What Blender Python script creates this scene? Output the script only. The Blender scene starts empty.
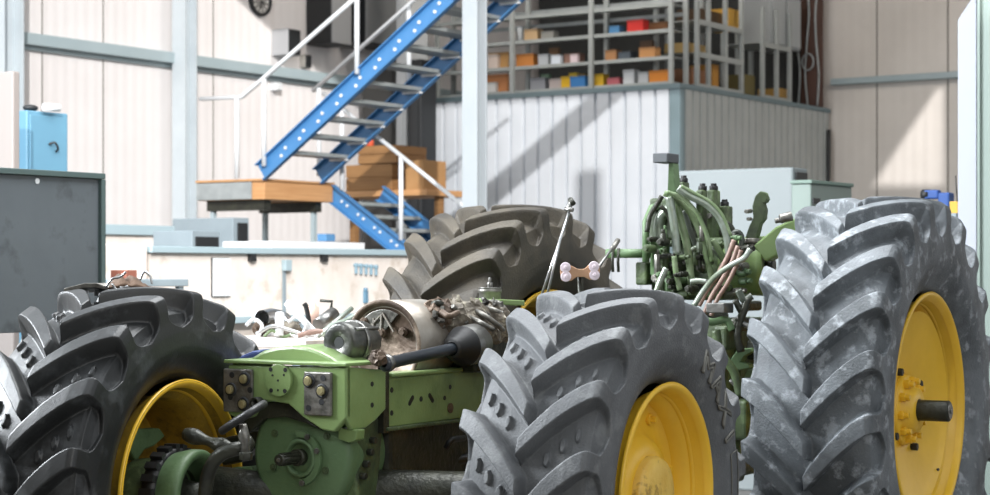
import bpy, math, random
import numpy as np
from mathutils import Vector, Matrix
random.seed(7)
sc = bpy.context.scene
COL = sc.collection
# ------------------------------------------------------------------ camera
F = 1900.0; HOR = 271.0; CH = 1.55
cam = bpy.data.cameras.new('camera'); co = bpy.data.objects.new('camera', cam); COL.objects.link(co)
co.location = (0, 0, CH); co.rotation_euler = (math.pi/2, 0, 0)
cam.sensor_width = 36; cam.lens = F/990*36; cam.shift_y = (HOR-247.5)/990
cam.dof.use_dof = True; cam.dof.focus_distance = 7.2; cam.dof.aperture_fstop = 4.5
cam.clip_end = 200
sc.camera = co
# ------------------------------------------------------------------ light
sc.view_settings.view_transform = 'Standard'; sc.view_settings.look = 'None'
sc.view_settings.gamma = 1; sc.view_settings.use_curve_mapping = False
sc.view_settings.exposure = 0.1
w = bpy.data.worlds.new('daylight'); sc.world = w; w.use_nodes = True
w.node_tree.nodes['Background'].inputs[0].default_value = (0.87, 0.935, 1.0, 1)
w.node_tree.nodes['Background'].inputs[1].default_value = 1.25
def sun(az, el, strength, col, ang):
    d = bpy.data.lights.new('sun', 'SUN'); d.energy = strength; d.color = col; d.angle = math.radians(ang)
    o = bpy.data.objects.new('sun', d); COL.objects.link(o)
    a, e = math.radians(az), math.radians(el)
    v = Vector((-math.sin(a)*math.cos(e), -math.cos(a)*math.cos(e), -math.sin(e)))   # travel direction
    o.rotation_euler = v.to_track_quat('-Z', 'Y').to_euler(); o.location = (0, 0, 12)
SUN_AZ, SUN_EL = 172.0, 19.65
sun(SUN_AZ, SUN_EL, 3.7, (1.0, 0.98, 0.96), 0.6)
def area(loc, target, sx, sy, energy, col):
    d = bpy.data.lights.new('area_fill', 'AREA'); d.shape = 'RECTANGLE'; d.size = sx; d.size_y = sy
    d.energy = energy; d.color = col
    o = bpy.data.objects.new('area_fill', d); COL.objects.link(o); o.location = loc
    o.rotation_euler = (Vector(target)-Vector(loc)).to_track_quat('-Z', 'Y').to_euler()
area((-6.5, 7.6, 4.4), (-0.5, 7.6, 1.2), 4.5, 2.2, 1500, (0.90, 0.95, 1.0))      # added soft light standing in for sky light from the left
area((0.4, 8.4, 6.2), (0.4, 7.8, 0.5), 4, 3.4, 560, (0.96, 0.98, 1.0))       # added overhead fill for roof light above the tractor
area((1.6, 0.6, 3.2), (-0.6, 6.8, 0.7), 2.5, 1.6, 75, (1.0, 0.98, 0.94))       # added fill for the tractor front, no real source there
area((-1.0, 12.0, 5.8), (-5.0, 18.0, 1.0), 4, 3, 200, (1.0, 0.97, 0.95))       # added fill to brighten the back left bay
area((0.9, 23.0, 7.2), (0.6, 25.5, 4.2), 3, .6, 110, (1.0, 0.93, 0.85))       # added fill to brighten the racks
area((6.0, 20.0, 7.2), (7.0, 26.0, 3.4), 3, .8, 120, (1.0, 0.93, 0.85))       # added fill to brighten the back wall
# ------------------------------------------------------------------ frames
RA = math.radians(34.0); TA = math.radians(31.0)
TO = (-0.348, 7.297)
FR = {'R': (RA, (0.0, 0.0)), 'T': (TA, TO), 'W': (0.0, (0.0, 0.0))}
def to_frame(f, X, Y):
    a, o = FR[f]; X -= o[0]; Y -= o[1]
    return (X*math.cos(a)-Y*math.sin(a), X*math.sin(a)+Y*math.cos(a))
def from_frame(f, x, y):
    a, o = FR[f]
    return (o[0]+x*math.cos(a)+y*math.sin(a), o[1]-x*math.sin(a)+y*math.cos(a))
def ray(f, px, py, x=None, y=None, Z=None):
    """frame coordinates of the point the picture shows at px, py on the plane x=, y= or at depth Z"""
    a, o = FR[f]; tx = (px-495)/F
    ox, oy = to_frame(f, 0, 0)
    dx = tx*math.cos(a)-math.sin(a); dy = tx*math.sin(a)+math.cos(a)
    s = Z if Z is not None else ((y-oy)/dy if y is not None else (x-ox)/dx)
    return (ox+s*dx, oy+s*dy, CH+(HOR-py)*s/F)
def R_(px, py, **k): return ray('R', px, py, **k)
def T_(px, py, **k): return ray('T', px, py, **k)
# ------------------------------------------------------------------ mesh builder
class MB:
    def __init__(s): s.v = []; s.f = []; s.sm = []
    def add(s, vs, fs, smooth=False):
        b = len(s.v); s.v += [tuple(p) for p in vs]; s.f += [tuple(b+i for i in q) for q in fs]; s.sm += [smooth]*len(fs); return s
    def box(s, a, b, rot=None, piv=None):
        x0, y0, z0 = [min(p, q) for p, q in zip(a, b)]; x1, y1, z1 = [max(p, q) for p, q in zip(a, b)]
        vs = [Vector(p) for p in ((x0,y0,z0),(x1,y0,z0),(x1,y1,z0),(x0,y1,z0),(x0,y0,z1),(x1,y0,z1),(x1,y1,z1),(x0,y1,z1))]
        if rot is not None:
            c = Vector(piv) if piv else Vector(((x0+x1)/2, (y0+y1)/2, (z0+z1)/2)); vs = [c+rot@(p-c) for p in vs]
        return s.add(vs, [(0,3,2,1),(4,5,6,7),(0,1,5,4),(1,2,6,5),(2,3,7,6),(3,0,4,7)])
    def cbox(s, c, d, rot=None): return s.box([c[i]-d[i]/2 for i in range(3)], [c[i]+d[i]/2 for i in range(3)], rot)
    def tube(s, pts, r, n=12, cap=True, r1=None):
        pts = [Vector(p) for p in pts]; m = len(pts); vs = []; up = None
        for i, p in enumerate(pts):
            t = (pts[min(i+1, m-1)]-pts[max(i-1, 0)]).normalized()
            if up is None: up = t.orthogonal().normalized()
            else: up = (up-t*up.dot(t)).normalized()
            q = t.cross(up); rr = r if r1 is None else r+(r1-r)*i/(m-1)
            if isinstance(r, (list, tuple)): rr = r[i]
            for k in range(n):
                a = 2*math.pi*k/n; vs.append(p+(up*math.cos(a)+q*math.sin(a))*rr)
        fs = [(i*n+k, i*n+(k+1)%n, (i+1)*n+(k+1)%n, (i+1)*n+k) for i in range(m-1) for k in range(n)]
        s.add(vs, fs, True)
        if cap:
            s.add(vs[:n], [tuple(reversed(range(n)))]); s.add(vs[-n:], [tuple(range(n))])
        return s
    def cyl(s, a, b, r, n=24, r1=None): return s.tube([a, b], r, n, True, r1)
    def bar(s, a, b, w, h, up=(0, 0, 1)):
        a, b = Vector(a), Vector(b); t = (b-a).normalized(); u = Vector(up); u = (u-t*u.dot(t))
        u = u.normalized() if u.length > 1e-6 else t.orthogonal().normalized(); q = t.cross(u)
        vs = [p+q*w/2*i+u*h/2*j for p in (a, b) for i, j in ((-1,-1),(1,-1),(1,1),(-1,1))]
        return s.add(vs, [(0,1,2,3),(7,6,5,4),(0,4,5,1),(1,5,6,2),(2,6,7,3),(3,7,4,0)])
    def prism(s, pts, h, M=None):
        """polygon in local xy, from z=0 to h, through matrix M"""
        n = len(pts); vs = [Vector((p[0], p[1], 0)) for p in pts]+[Vector((p[0], p[1], h)) for p in pts]
        if M is not None: vs = [M@p for p in vs]
        return s.add(vs, [tuple(reversed(range(n))), tuple(range(n, 2*n))]+[(i, (i+1)%n, n+(i+1)%n, n+i) for i in range(n)])
    def lathe(s, prof, c, ax, n=48, smooth=True, a0=0.0, a1=2*math.pi):
        """prof: (along axis, radius)"""
        ax = Vector(ax).normalized(); u = ax.orthogonal().normalized(); q = ax.cross(u); c = Vector(c)
        full = abs(a1-a0-2*math.pi) < 1e-6; nn = n if full else n+1; vs = []
        for (t, r) in prof:
            for k in range(nn):
                a = a0+(a1-a0)*k/n; vs.append(c+ax*t+(u*math.cos(a)+q*math.sin(a))*r)
        fs = []
        for i in range(len(prof)-1):
            for k in range(n):
                k2 = (k+1) % nn; fs.append((i*nn+k, i*nn+k2, (i+1)*nn+k2, (i+1)*nn+k))
        return s.add(vs, fs, smooth)
    def sphere(s, c, r, n=12, sc=(1, 1, 1)):
        m = n//2; vs = []; fs = []
        for i in range(m+1):
            for k in range(n):
                p = math.pi*i/m; a = 2*math.pi*k/n
                vs.append((c[0]+r*sc[0]*math.sin(p)*math.cos(a), c[1]+r*sc[1]*math.sin(p)*math.sin(a), c[2]+r*sc[2]*math.cos(p)))
        for i in range(m):
            for k in range(n): fs.append((i*n+k, (i+1)*n+k, (i+1)*n+(k+1)%n, i*n+(k+1)%n))
        return s.add(vs, fs, True)
ORG = {}
def spline(pts, k=8):
    P = [Vector(p) for p in pts]; P = [P[0]*2-P[1]]+P+[P[-1]*2-P[-2]]; out = []
    for i in range(1, len(P)-2):
        for j in range(k):
            t = j/k; a, b, c, d = P[i-1:i+3]
            out.append(0.5*((2*b)+(c-a)*t+(2*a-5*b+4*c-d)*t*t+(3*b-a-3*c+d)*t**3))
    out.append(P[-2]); return out
def link_mesh(name, mb, mat, org, bevel=0.0, parent=None, seg=2):
    me = bpy.data.meshes.new(name); me.from_pydata([(x-org[0], y-org[1], z-org[2]) for x, y, z in mb.v], [], mb.f)
    me.polygons.foreach_set('use_smooth', mb.sm); me.materials.append(mat); me.update()
    import bmesh
    b = bmesh.new(); b.from_mesh(me); bmesh.ops.remove_doubles(b, verts=b.verts, dist=1e-6)
    bmesh.ops.recalc_face_normals(b, faces=b.faces); b.to_mesh(me); b.free()
    o = bpy.data.objects.new(name, me); COL.objects.link(o)
    if parent: o.parent = parent
    if bevel:
        m = o.modifiers.new('bevel', 'BEVEL'); m.width = bevel; m.segments = seg; m.limit_method = 'ANGLE'; m.angle_limit = math.radians(40)
        m.harden_normals = False
    return o
def thing(name, label, cat, base, f='R', group=None):
    o = bpy.data.objects.new(name, None); COL.objects.link(o); X, Y = from_frame(f, base[0], base[1])
    o.location = (X, Y, base[2]); o.rotation_euler = (0, 0, -FR[f][0]); ORG[o.name] = base; o.empty_display_size = 0.1
    o['label'] = label; o['category'] = cat
    if group: o['group'] = group
    return o
def part(name, mb, mat, par, bevel=0.0, label=None):
    o = link_mesh(name, mb, mat, ORG[par.name], bevel, par); ORG[o.name] = ORG[par.name]
    if label: o['label'] = label
    return o
def base_of(mb):
    xs, ys, zs = zip(*mb.v); return ((min(xs)+max(xs))/2, (min(ys)+max(ys))/2, min(zs))
def single(name, label, cat, mb, mat, f='R', group=None, bevel=0.0, kind=None):
    b = base_of(mb); o = link_mesh(name, mb, mat, b, bevel); X, Y = from_frame(f, b[0], b[1]); ORG[o.name] = b
    o.location = (X, Y, b[2]); o.rotation_euler = (0, 0, -FR[f][0])
    if label: o['label'] = label
    if cat: o['category'] = cat
    if group: o['group'] = group
    if kind: o['kind'] = kind
    return o
def struct(name, mb, mat, f='R', bevel=0.0, label=None): return single(name, label, None, mb, mat, f, None, bevel, 'structure')
# ------------------------------------------------------------------ materials
def lin(h):
    h = h.lstrip('#'); c = [int(h[i:i+2], 16)/255 for i in (0, 2, 4)]
    return tuple(x/12.92 if x <= .04045 else ((x+.055)/1.055)**2.4 for x in c)+(1,)
def mat(name, c, rough=.5, metal=0.0, c2=None, scale=8.0, amt=.5, bump=0.0, bscale=60.0, spec=None, thr=None, stretch=None, det=5, c3=None, s3=3.0):
    m = bpy.data.materials.new(name); m.use_nodes = True; nt = m.node_tree; p = nt.nodes['Principled BSDF']
    p.inputs['Base Color'].default_value = lin(c); p.inputs['Roughness'].default_value = rough; p.inputs['Metallic'].default_value = metal
    if spec is not None: p.inputs['Specular IOR Level'].default_value = spec
    tc = nt.nodes.new('ShaderNodeTexCoord'); src = tc.outputs['Object']
    if stretch:
        mp = nt.nodes.new('ShaderNodeMapping'); mp.inputs['Scale'].default_value = stretch; nt.links.new(src, mp.inputs[0]); src = mp.outputs[0]
    def mix(prev, col, sc_, lo, hi):
        n = nt.nodes.new('ShaderNodeTexNoise'); n.inputs['Scale'].default_value = sc_; n.inputs['Detail'].default_value = det
        n.inputs['Roughness'].default_value = .62; nt.links.new(src, n.inputs['Vector'])
        r = nt.nodes.new('ShaderNodeMapRange'); r.inputs['From Min'].default_value = lo; r.inputs['From Max'].default_value = hi
        nt.links.new(n.outputs['Fac'], r.inputs['Value'])
        x = nt.nodes.new('ShaderNodeMix'); x.data_type = 'RGBA'; nt.links.new(r.outputs[0], x.inputs['Factor'])
        if prev is None: x.inputs['A'].default_value = lin(c)
        else: nt.links.new(prev, x.inputs['A'])
        x.inputs['B'].default_value = lin(col); return x.outputs['Result'], r.outputs[0]
    out = None; fac = None
    if c2:
        lo, hi = thr if thr else (.5-.25/max(amt, .01)*.5, .5+.25/max(amt, .01)*.5); out, fac = mix(None, c2, scale, lo, hi)
    if c3: out, _ = mix(out, c3, s3, .54, .66)
    if out is not None: nt.links.new(out, p.inputs['Base Color'])
    if bump:
        n = nt.nodes.new('ShaderNodeTexNoise'); n.inputs['Scale'].default_value = bscale; n.inputs['Detail'].default_value = 4
        nt.links.new(src, n.inputs['Vector']); b = nt.nodes.new('ShaderNodeBump'); b.inputs['Strength'].default_value = bump; b.inputs['Distance'].default_value = .01
        nt.links.new(n.outputs['Fac'], b.inputs['Height']); nt.links.new(b.outputs[0], p.inputs['Normal'])
    return m
def ribbed(name, c, c2, pitch, depth=.006, rough=.55, axis='X', seam=None):
    """sheet metal with upright ribs (surface pattern kept in the material)"""
    m = mat(name, c, rough, 0, c2, 1.2, .5); nt = m.node_tree; p = nt.nodes['Principled BSDF']
    tc = nt.nodes.new('ShaderNodeTexCoord'); sx = nt.nodes.new('ShaderNodeSeparateXYZ'); nt.links.new(tc.outputs['Object'], sx.inputs[0])
    mu = nt.nodes.new('ShaderNodeMath'); mu.operation = 'MULTIPLY'; mu.inputs[1].default_value = 2*math.pi/pitch
    nt.links.new(sx.outputs[axis], mu.inputs[0]); si = nt.nodes.new('ShaderNodeMath'); si.operation = 'SINE'; nt.links.new(mu.outputs[0], si.inputs[0])
    b = nt.nodes.new('ShaderNodeBump'); b.inputs['Strength'].default_value = 1; b.inputs['Distance'].default_value = depth
    nt.links.new(si.outputs[0], b.inputs['Height']); nt.links.new(b.outputs[0], p.inputs['Normal']); return m
M = {}
M['green'] = mat('green_paint', '#6d8450', .36, 0, '#7d935f', 5, .6, .12, 90, c3='#5c7144', s3=2.2)
M['green_dull'] = mat('dull_green_paint', '#526b48', .5, 0, '#5e7652', 6, .6, .2, 70, c3='#405639', s3=3)
M['green_dirty'] = mat('grimy_green_paint', '#4c5c3b', .5, 0, '#2e3626', 9, .8, .35, 45, c3='#687a52', s3=6)
M['oily'] = mat('oily_black_iron', '#23241f', .42, .3, '#3a3b30', 12, .7, .4, 50)
M['yellow'] = mat('yellow_paint', '#ecbe3a', .34, 0, '#dcae2a', 4, .5, .06, 40)
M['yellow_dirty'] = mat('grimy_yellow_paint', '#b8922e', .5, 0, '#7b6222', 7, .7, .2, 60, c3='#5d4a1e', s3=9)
M['yellow_pale'] = mat('worn_yellow_hub', '#e0bf62', .45, 0, '#cfa640', 9, .6, .2, 60, c3='#8a6a2a', s3=14)
M['rubber'] = mat('grey_tyre_rubber', '#4c4e50', .6, 0, '#5b5d5f', 7, .7, .25, 120, c3='#686a6b', s3=12)
M['rubber_side'] = M['rubber']
M['rubber_rear'] = mat('dusty_rear_tyre_rubber', '#494d50', .6, 0, '#696e72', 5, .9, .3, 110, c3='#8b9094', s3=14)
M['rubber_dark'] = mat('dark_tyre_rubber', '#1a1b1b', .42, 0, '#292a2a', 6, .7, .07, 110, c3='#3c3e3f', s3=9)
M['rubber_brown'] = mat('shaded_tyre_rubber', '#2f2b25', .6, 0, '#4a4337', 5, .8, .3, 100)  # brown tone takes in the tractor's shade on the rear left tyre
M['text'] = mat('worn_tyre_lettering', '#66655f', .7)
M['black'] = mat('black_rubber', '#141414', .5, 0, '#242424', 10, .5)
M['steel'] = mat('worn_steel', '#8f8f8c', .35, .85, '#6c6a66', 9, .6, .15, 60)
M['steel_bright'] = mat('bright_steel', '#c9cacb', .28, .9, '#a7a8a8', 12, .5)
M['steel_dark'] = mat('dark_steel_plate', '#55544f', .4, .6, '#8a8780', 14, .9, .3, 50, c3='#34322e', s3=7)
M['bolt'] = mat('zinc_bolt', '#b8ae84', .35, .6, '#8d8560', 20, .6)
M['rust'] = mat('rusty_steel', '#665546', .55, .4, '#42352b', 7, .9, .35, 50, c3='#8a7a6a', s3=6)
M['tank'] = mat('scuffed_tank_steel', '#a9a59d', .4, .5, '#8b8378', 4, .7, .15, 30, c3='#76604b', s3=2.5)
M['earth'] = mat('crusted_casting', '#7c7466', .7, 0, '#4a4238', 16, .9, .7, 40, c3='#a9a290', s3=22)
M['hose'] = mat('black_hose', '#2f332e', .4, 0, '#4b5247', 10, .7)
M['hose_green'] = mat('painted_hose', '#5b7048', .4, 0, '#808f70', 14, .8)
M['hose_grey'] = mat('grey_steel_pipe', '#9ba39c', .3, .5, '#78836f', 14, .7)
M['hose_pink'] = mat('faded_red_hose', '#735a50', .5, 0, '#947c70', 12, .7)
M['blue'] = mat('blue_paint', '#3d74a6', .4, 0, '#467eb0', 3, .5)
M['white'] = mat('white_paint', '#dcdedf', .4, 0, '#cfd2d4', 3, .5)
M['galv'] = mat('galvanised_steel', '#a9aeae', .45, .35, '#8f9595', 6, .6)
M['rackgrey'] = mat('rack_grey_metal', '#a6aaa8', .5, .1, '#969b99', 4, .5)
M['column'] = mat('pale_column_paint', '#bfc7cb', .5, 0, '#b1babf', 2, .5)
M['column2'] = mat('grey_white_column_paint', '#a3a9ad', .5, 0, '#989fa3', 2, .5)
M['girt'] = mat('blue_grey_girt', '#a3b1b5', .5, 0, '#97a6aa', 2, .5)
M['wall'] = ribbed('white_ribbed_cladding', '#e2dedd', '#dad5d3', .16, .0012, axis='Y')
M['wall_r'] = ribbed('beige_ribbed_cladding', '#d6cfc8', '#cbc4bd', .16, .0012, axis='X')
M['seam'] = mat('panel_joint', '#6a665f', .8)
M['cont'] = ribbed('corrugated_steel_front', '#c3c7cc', '#b7bcc2', .25, .001, axis='X')
M['cont_side'] = mat('corrugated_steel', '#b4b8b6', .55, .1, '#a6aaa8', 2, .5)
M['trim'] = mat('grey_blue_trim', '#6f8187', .5, 0, '#647579', 2, .5)
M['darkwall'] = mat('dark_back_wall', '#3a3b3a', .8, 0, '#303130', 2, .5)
M['floor'] = mat('pale_concrete', '#62605d', .6, 0, '#565451', 1.5, .6, .1, 30)
M['ceil'] = mat('ceiling_deck', '#6e675e', .8)
M['slate'] = mat('dark_grey_board', '#50565a', .45, 0, '#5b6165', 2, .6, .05, 10, c3='#43484b', s3=4)
M['slate_edge'] = mat('grey_green_edging', '#4a5a58', .5)
M['cab_blue'] = mat('light_blue_cabinet', '#5d8aa0', .45, 0, '#577f95', 2, .5)
M['cream'] = mat('cream_plaster', '#ded6cf', .6, 0, '#cfc5bc', 3, .7, c3='#c3b7ab', s3=5)
M['capblue'] = mat('blue_grey_cap', '#98aab0', .5)
M['wood'] = mat('light_wood', '#c8996a', .6, 0, '#b58455', 3, .7, .1, 20, stretch=(.6, .6, 14))
M['crate'] = mat('brown_crate_wood', '#9c7448', .65, 0, '#7f5b36', 3, .7, .1, 20, stretch=(.6, .6, 14))
M['card'] = mat('cardboard', '#b08658', .75, 0, '#a0784c', 4, .5)
M['plain_grey'] = mat('grey_metal_box', '#8b979d', .5, 0, '#7f8b91', 3, .5)
M['pale_machine'] = mat('pale_machine_paint', '#868d8e', .5, 0, '#7e8586', 1.5, .5)
M['mint'] = mat('mint_machine_paint', '#7f8d86', .5, 0, '#78867f', 1.5, .5)
M['dark'] = mat('dark_plastic', '#1d1f21', .5)
M['redbrown'] = mat('red_brown_pillar', '#5a3e33', .7, 0, '#49322a', 3, .5)
def paint(h, rough=.6):
    k = 'p'+h
    if k not in M: M[k] = mat('paint_'+h.strip('#'), h, rough)
    return M[k]
# ================================================================== STRUCTURE (room frame: x runs along the back wall, y into the hall)
WX, WY, WH = -16.5, 25.75, 7.6
def fbox(name, a, b, m, **k): return struct(name, MB().box(a, b), m, **k)
fbox('floor', (-16.6, -6, -.2), (8, 25.9, 0), M['floor'])
fbox('wall_left', (WX-.15, -3.0, 0), (WX, WY+.15, WH), M['wall'])
fbox('wall_back', (WX, WY, 0), (8, WY+.15, WH), M['wall_r'])
# the roof is left open from y=-3 to 13; the closed deck starts there and has an added opening shaped to cast a sun patch on the back wall
_e, _a = math.radians(SUN_EL), math.radians(SUN_AZ)
_X, _Y = -math.sin(_a), -math.cos(_a); SD = (_X*math.cos(RA)-_Y*math.sin(RA), _X*math.sin(RA)+_Y*math.cos(RA), -math.tan(_e))
def up_sun(p, z): k = (z-p[2])/-SD[2]; return (p[0]-SD[0]*k, p[1]-SD[1]*k)
ceil_y = 13.2
cl = fbox('ceiling', (-16.65, ceil_y, WH), (8, WY+.15, WH+.15), M['ceil'])
hole_ = [up_sun(R_(px, py, y=WY), WH) for px, py in ((866, 196), (938, 88), (943, 90), (943, 196))]
mb = MB().prism(hole_, 1.2, Matrix.Translation((0, 0, WH-.5))); cut = single('cutter', None, None, mb, M['ceil'])
m_ = cl.modifiers.new('opening', 'BOOLEAN'); m_.operation = 'DIFFERENCE'; m_.object = cut; m_.solver = 'EXACT'
dg = bpy.context.evaluated_depsgraph_get(); me_ = bpy.data.meshes.new_from_object(cl.evaluated_get(dg)); cl.modifiers.clear(); cl.data = me_; bpy.data.objects.remove(cut)
struct('sun_block_roof', MB().prism([(-4.25, 13.2), (2.6, 5.6), (8, 5.6), (8, 13.2)], .12, Matrix.Translation((0, 0, WH))), M['ceil'])  # unseen roof panel added to keep sun off the cabin side
fbox('sun_block_wall', (-16.65, -3.15, 0), (5.4, -3, 7.3), M['ceil'])  # unseen wall added to block the sun from the tractor
fbox('sun_block_wall_right', (5.4, -3.15, 0), (16, -3, 9.9), M['ceil'])  # taller unseen blocker added to keep sun off the pale machine
fbox('wall_right', (8, -3, 0), (8.15, WY+.15, 3.2), M['wall'])
# joints of the cladding
s = MB()
for px in (42, 103, 213):
    q = R_(px, 60, x=WX); s.box((WX-.01, q[1]-.008, 0), (WX+.004, q[1]+.008, WH))
struct('trim_1', s, M['seam'])
s = MB()
for px in (877, 948):
    q = R_(px, 60, y=WY); s.box((q[0]-.01, WY-.004, 0), (q[0]+.01, WY+.01, WH))
struct('trim_2', s, M['seam'])
# girts
a = R_(100, 42, x=WX+.14); b = R_(100, 53.5, x=WX+.14)
single('wall_girt', 'long pale blue-grey steel girt running along the left wall', 'beam', MB().box((WX, 4, b[2]), (WX+.14, WY, a[2])).box((WX, 4, b[2]-.05), (WX+.05, WY, b[2])), M['girt'], bevel=.01)
a = R_(900, 74.5, y=WY-.14); b = R_(900, 81, y=WY-.14)
single('wall_girt', 'steel girt crossing the beige back wall on the right', 'beam', MB().box((-11.4, WY-.14, b[2]), (8, WY, a[2])), M['girt'], bevel=.01)
# columns
def hcol(label, px0, px1, m, ztop=WH, Z=None, x=None):
    a = R_(px0, 100, Z=Z) if Z else R_(px0, 100, x=x); y = a[1]; b = R_(px1, 100, y=y); w = b[0]-a[0]
    mb = MB().box((a[0], y, 0), (b[0], y+.02, ztop)).box((a[0], y+w-.02, 0), (b[0], y+w, ztop)).box(((a[0]+b[0])/2-.008, y+.02, 0), ((a[0]+b[0])/2+.008, y+w-.02, ztop))
    mb.box((a[0]-.04, y-.04, 0), (b[0]+.04, y+w+.04, .03))
    return single('steel_column', label, 'column', mb, m, bevel=.004)
hcol('pale steel column standing against the left wall by the wooden landing', 172, 185, M['column'], x=WX+.1)
hcol('pale free-standing steel column in front of the blue staircase', 462, 477, M['column2'], Z=17.8)
hcol('pale blue steel column at the left edge above the blue cabinet', -14, 4, M['column'], x=WX+.1)
p = R_(978, 100, Z=11.5); q = R_(996, 100, y=p[1])
single('door_post', 'light mint-green steel post at the far right edge', 'post', MB().box((p[0], p[1], 0), (q[0]+.2, p[1]+.08, WH)).box((p[0], p[1]-.02, 0), (p[0]+.02, p[1], WH)), M['mint'], bevel=.004)
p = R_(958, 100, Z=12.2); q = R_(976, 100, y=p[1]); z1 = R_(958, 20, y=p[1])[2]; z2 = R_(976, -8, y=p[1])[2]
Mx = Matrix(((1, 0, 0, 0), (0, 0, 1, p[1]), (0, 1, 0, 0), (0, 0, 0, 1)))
single('sun_patch_panel', 'narrow white panel standing in for a sun patch beside the mint post at right', 'panel', MB().prism([(p[0], 0), (q[0], 0), (q[0], z2), (p[0], z1)], .05, Mx), paint('#a9adb8'))  # slant-topped panel added in place of sunlight on the wall
# ------------------------------------------------------------------ steel cabin with racks on top
CY = 21.15
c0 = R_(431, 90, y=CY); c1 = R_(678, 85, y=CY); CZ = R_(672, 85, y=CY)[2]; CX0, CX1 = c0[0], c1[0]; CD = WY-.06
def corr(p0, p1, n, z0, z1, pitch=.22, d=.045):
    """trapezoidal sheet from p0 to p1, standing proud along n"""
    L = math.dist(p0, p1); t = ((p1[0]-p0[0])/L, (p1[1]-p0[1])/L); pts = []; k = 0
    while k*pitch < L:
        for u, h in ((0, 0), (.03, 0), (.042, 1), (pitch-.012, 1)):
            if k*pitch+u <= L: pts.append((k*pitch+u, h*d))
        k += 1
    pts.append((L, pts[-1][1])); vs = []
    for z in (z0, z1):
        for u, h in pts: vs.append((p0[0]+t[0]*u+n[0]*h, p0[1]+t[1]*u+n[1]*h, z))
    m = len(pts); mb = MB(); mb.add(vs, [(i, i+1, m+i+1, m+i) for i in range(m-1)]); return mb
t = thing('steel_cabin', 'corrugated white steel cabin in the back of the hall carrying racks', 'cabin', ((CX0+CX1)/2, CY+1.5, 0))
part('front_panel', corr((CX0, CY+.0), (CX1-.1, CY), (0, -1), .0, CZ-.04), M['cont'], t)
part('side_panel', corr((CX1, CY+.1), (CX1, CD), (1, 0), .0, CZ-.04, .2), M['cont_side'], t)
part('wall_core', MB().box((CX0+.02, CY+.01, 0), (CX1-.01, CD, CZ-.05)), M['cont_side'], t)
part('corner_post', MB().box((CX1-.1, CY-.045, 0), (CX1+.045, CY+.1, CZ)), M['trim'], t, .006)
part('corner_post', MB().box((CX0-.06, CY-.045, 0), (CX0+.06, CY+.1, CZ)), M['trim'], t, .006)
part('roof_edge', MB().box((CX0-.05, CY-.06, CZ-.05), (CX1+.06, CD, CZ+.015)), M['trim'], t, .006)
# back panel of the loft and pillar
x8 = R_(806, 50, y=WY-.35)[0]
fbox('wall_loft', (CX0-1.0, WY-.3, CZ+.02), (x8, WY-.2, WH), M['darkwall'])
a = R_(801, 50, y=WY-.45); b = R_(816, 50, y=WY-.45)
single('brown_pillar', 'red-brown pillar rising behind the rack corner', 'pillar', MB().box((a[0], WY-.45, CZ+.02), (b[0], WY-.2, WH)), M['redbrown'])
mb = MB()
for px, dz in ((798, 0), (807, .2), (817, 0)):
    q = R_(px, 100, y=WY-.5); mb.tube(spline([(q[0]+.03*math.sin(i*1.7+px), WY-.5, CZ+.03+i*.45) for i in range(7)]), .014, 6)
q = R_(808, 62, y=WY-.52); mb.tube([(q[0]+.09*math.cos(a), WY-.53, q[2]+.12*math.sin(a)) for a in [i*math.pi/9 for i in range(19)]], .012, 6, False)
single('cable_loop', 'pale cables with a loop hanging down the brown pillar', 'cable', mb, M['galv'])
mb = MB()
for i, px in enumerate((816, 820, 824)):
    q = R_(px, 100, y=WY-.08); mb.tube(spline([(q[0]+.1+.02*math.sin(k+i), WY-.1-.04*i, k*.6) for k in range(7)]), .03, 8)
single('cable_bundle', 'black cable bundle running down behind the steel cabin corner', 'cable', mb, M['black'])
# racks ------------------------------------------------------------
LV = [R_(592, y, y=CY+.05)[2] for y in (86.5, 61, 34.5, 9)]; LV[0] = CZ+.06
def xr(px, y=CY+.05): return R_(px, 50, y=y)[0]
ups = [xr(437), xr(512), xr(591), xr(671)]
t = thing('storage_rack', 'grey steel rack of three bays facing out over the cabin front', 'rack', ((ups[0]+ups[3])/2, CY+.4, CZ+.015))
for x in ups:
    for y in (CY+.05, CY+.44): part('upright', MB().box((x-.028, y-.02, CZ+.015), (x+.028, y+.03, WH-.1)).box((x-.028, y, CZ+.015), (x-.022, y+.05, WH-.1)), M['rackgrey'], t)
for z in LV+[LV[3]+.75]:
    for i in range(3): part('shelf', MB().box((ups[i]+.036, CY+.06, z-.045), (ups[i+1]-.036, CY+.075, z)).box((ups[i]+.036, CY+.075, z-.012), (ups[i+1]-.036, CY+.43, z)), M['rackgrey'], t)
for z in (LV[2]+.4, LV[1]+.55): part('back_rail', MB().box((ups[0], CY+.492, z), (ups[3], CY+.51, z+.05)), M['galv'], t)
def siderack(label, pxs, levels, zt, extra=None):
    ys = [max(CY+.62, R_(p, 100, x=CX1-.02)[1]) for p in pxs]
    t = thing('storage_rack', label, 'rack', (CX1-.35, (ys[0]+ys[-1])/2, CZ+.015))
    for i, y in enumerate(ys):
        for x in (CX1-.06, CX1-.66): part('upright', MB().box((x-.025, y-.03, CZ+.015), (x+.025, y+.03, zt)), M['rackgrey'], t)
    for z in levels: part('shelf', MB().box((CX1-.06, ys[0]+.036, z-.07), (CX1-.03, ys[-1]-.036, z)).box((CX1-.66, ys[0]+.036, z-.012), (CX1-.061, ys[-1]-.036, z)), M['rackgrey'], t)
    return ys
y1s = siderack('tall grey rack turned along the cabin side, next to the front rack', (686, 711, 728, 744), (CZ+.9, LV[0]+.42, CZ+.07), WH-.1)
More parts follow.
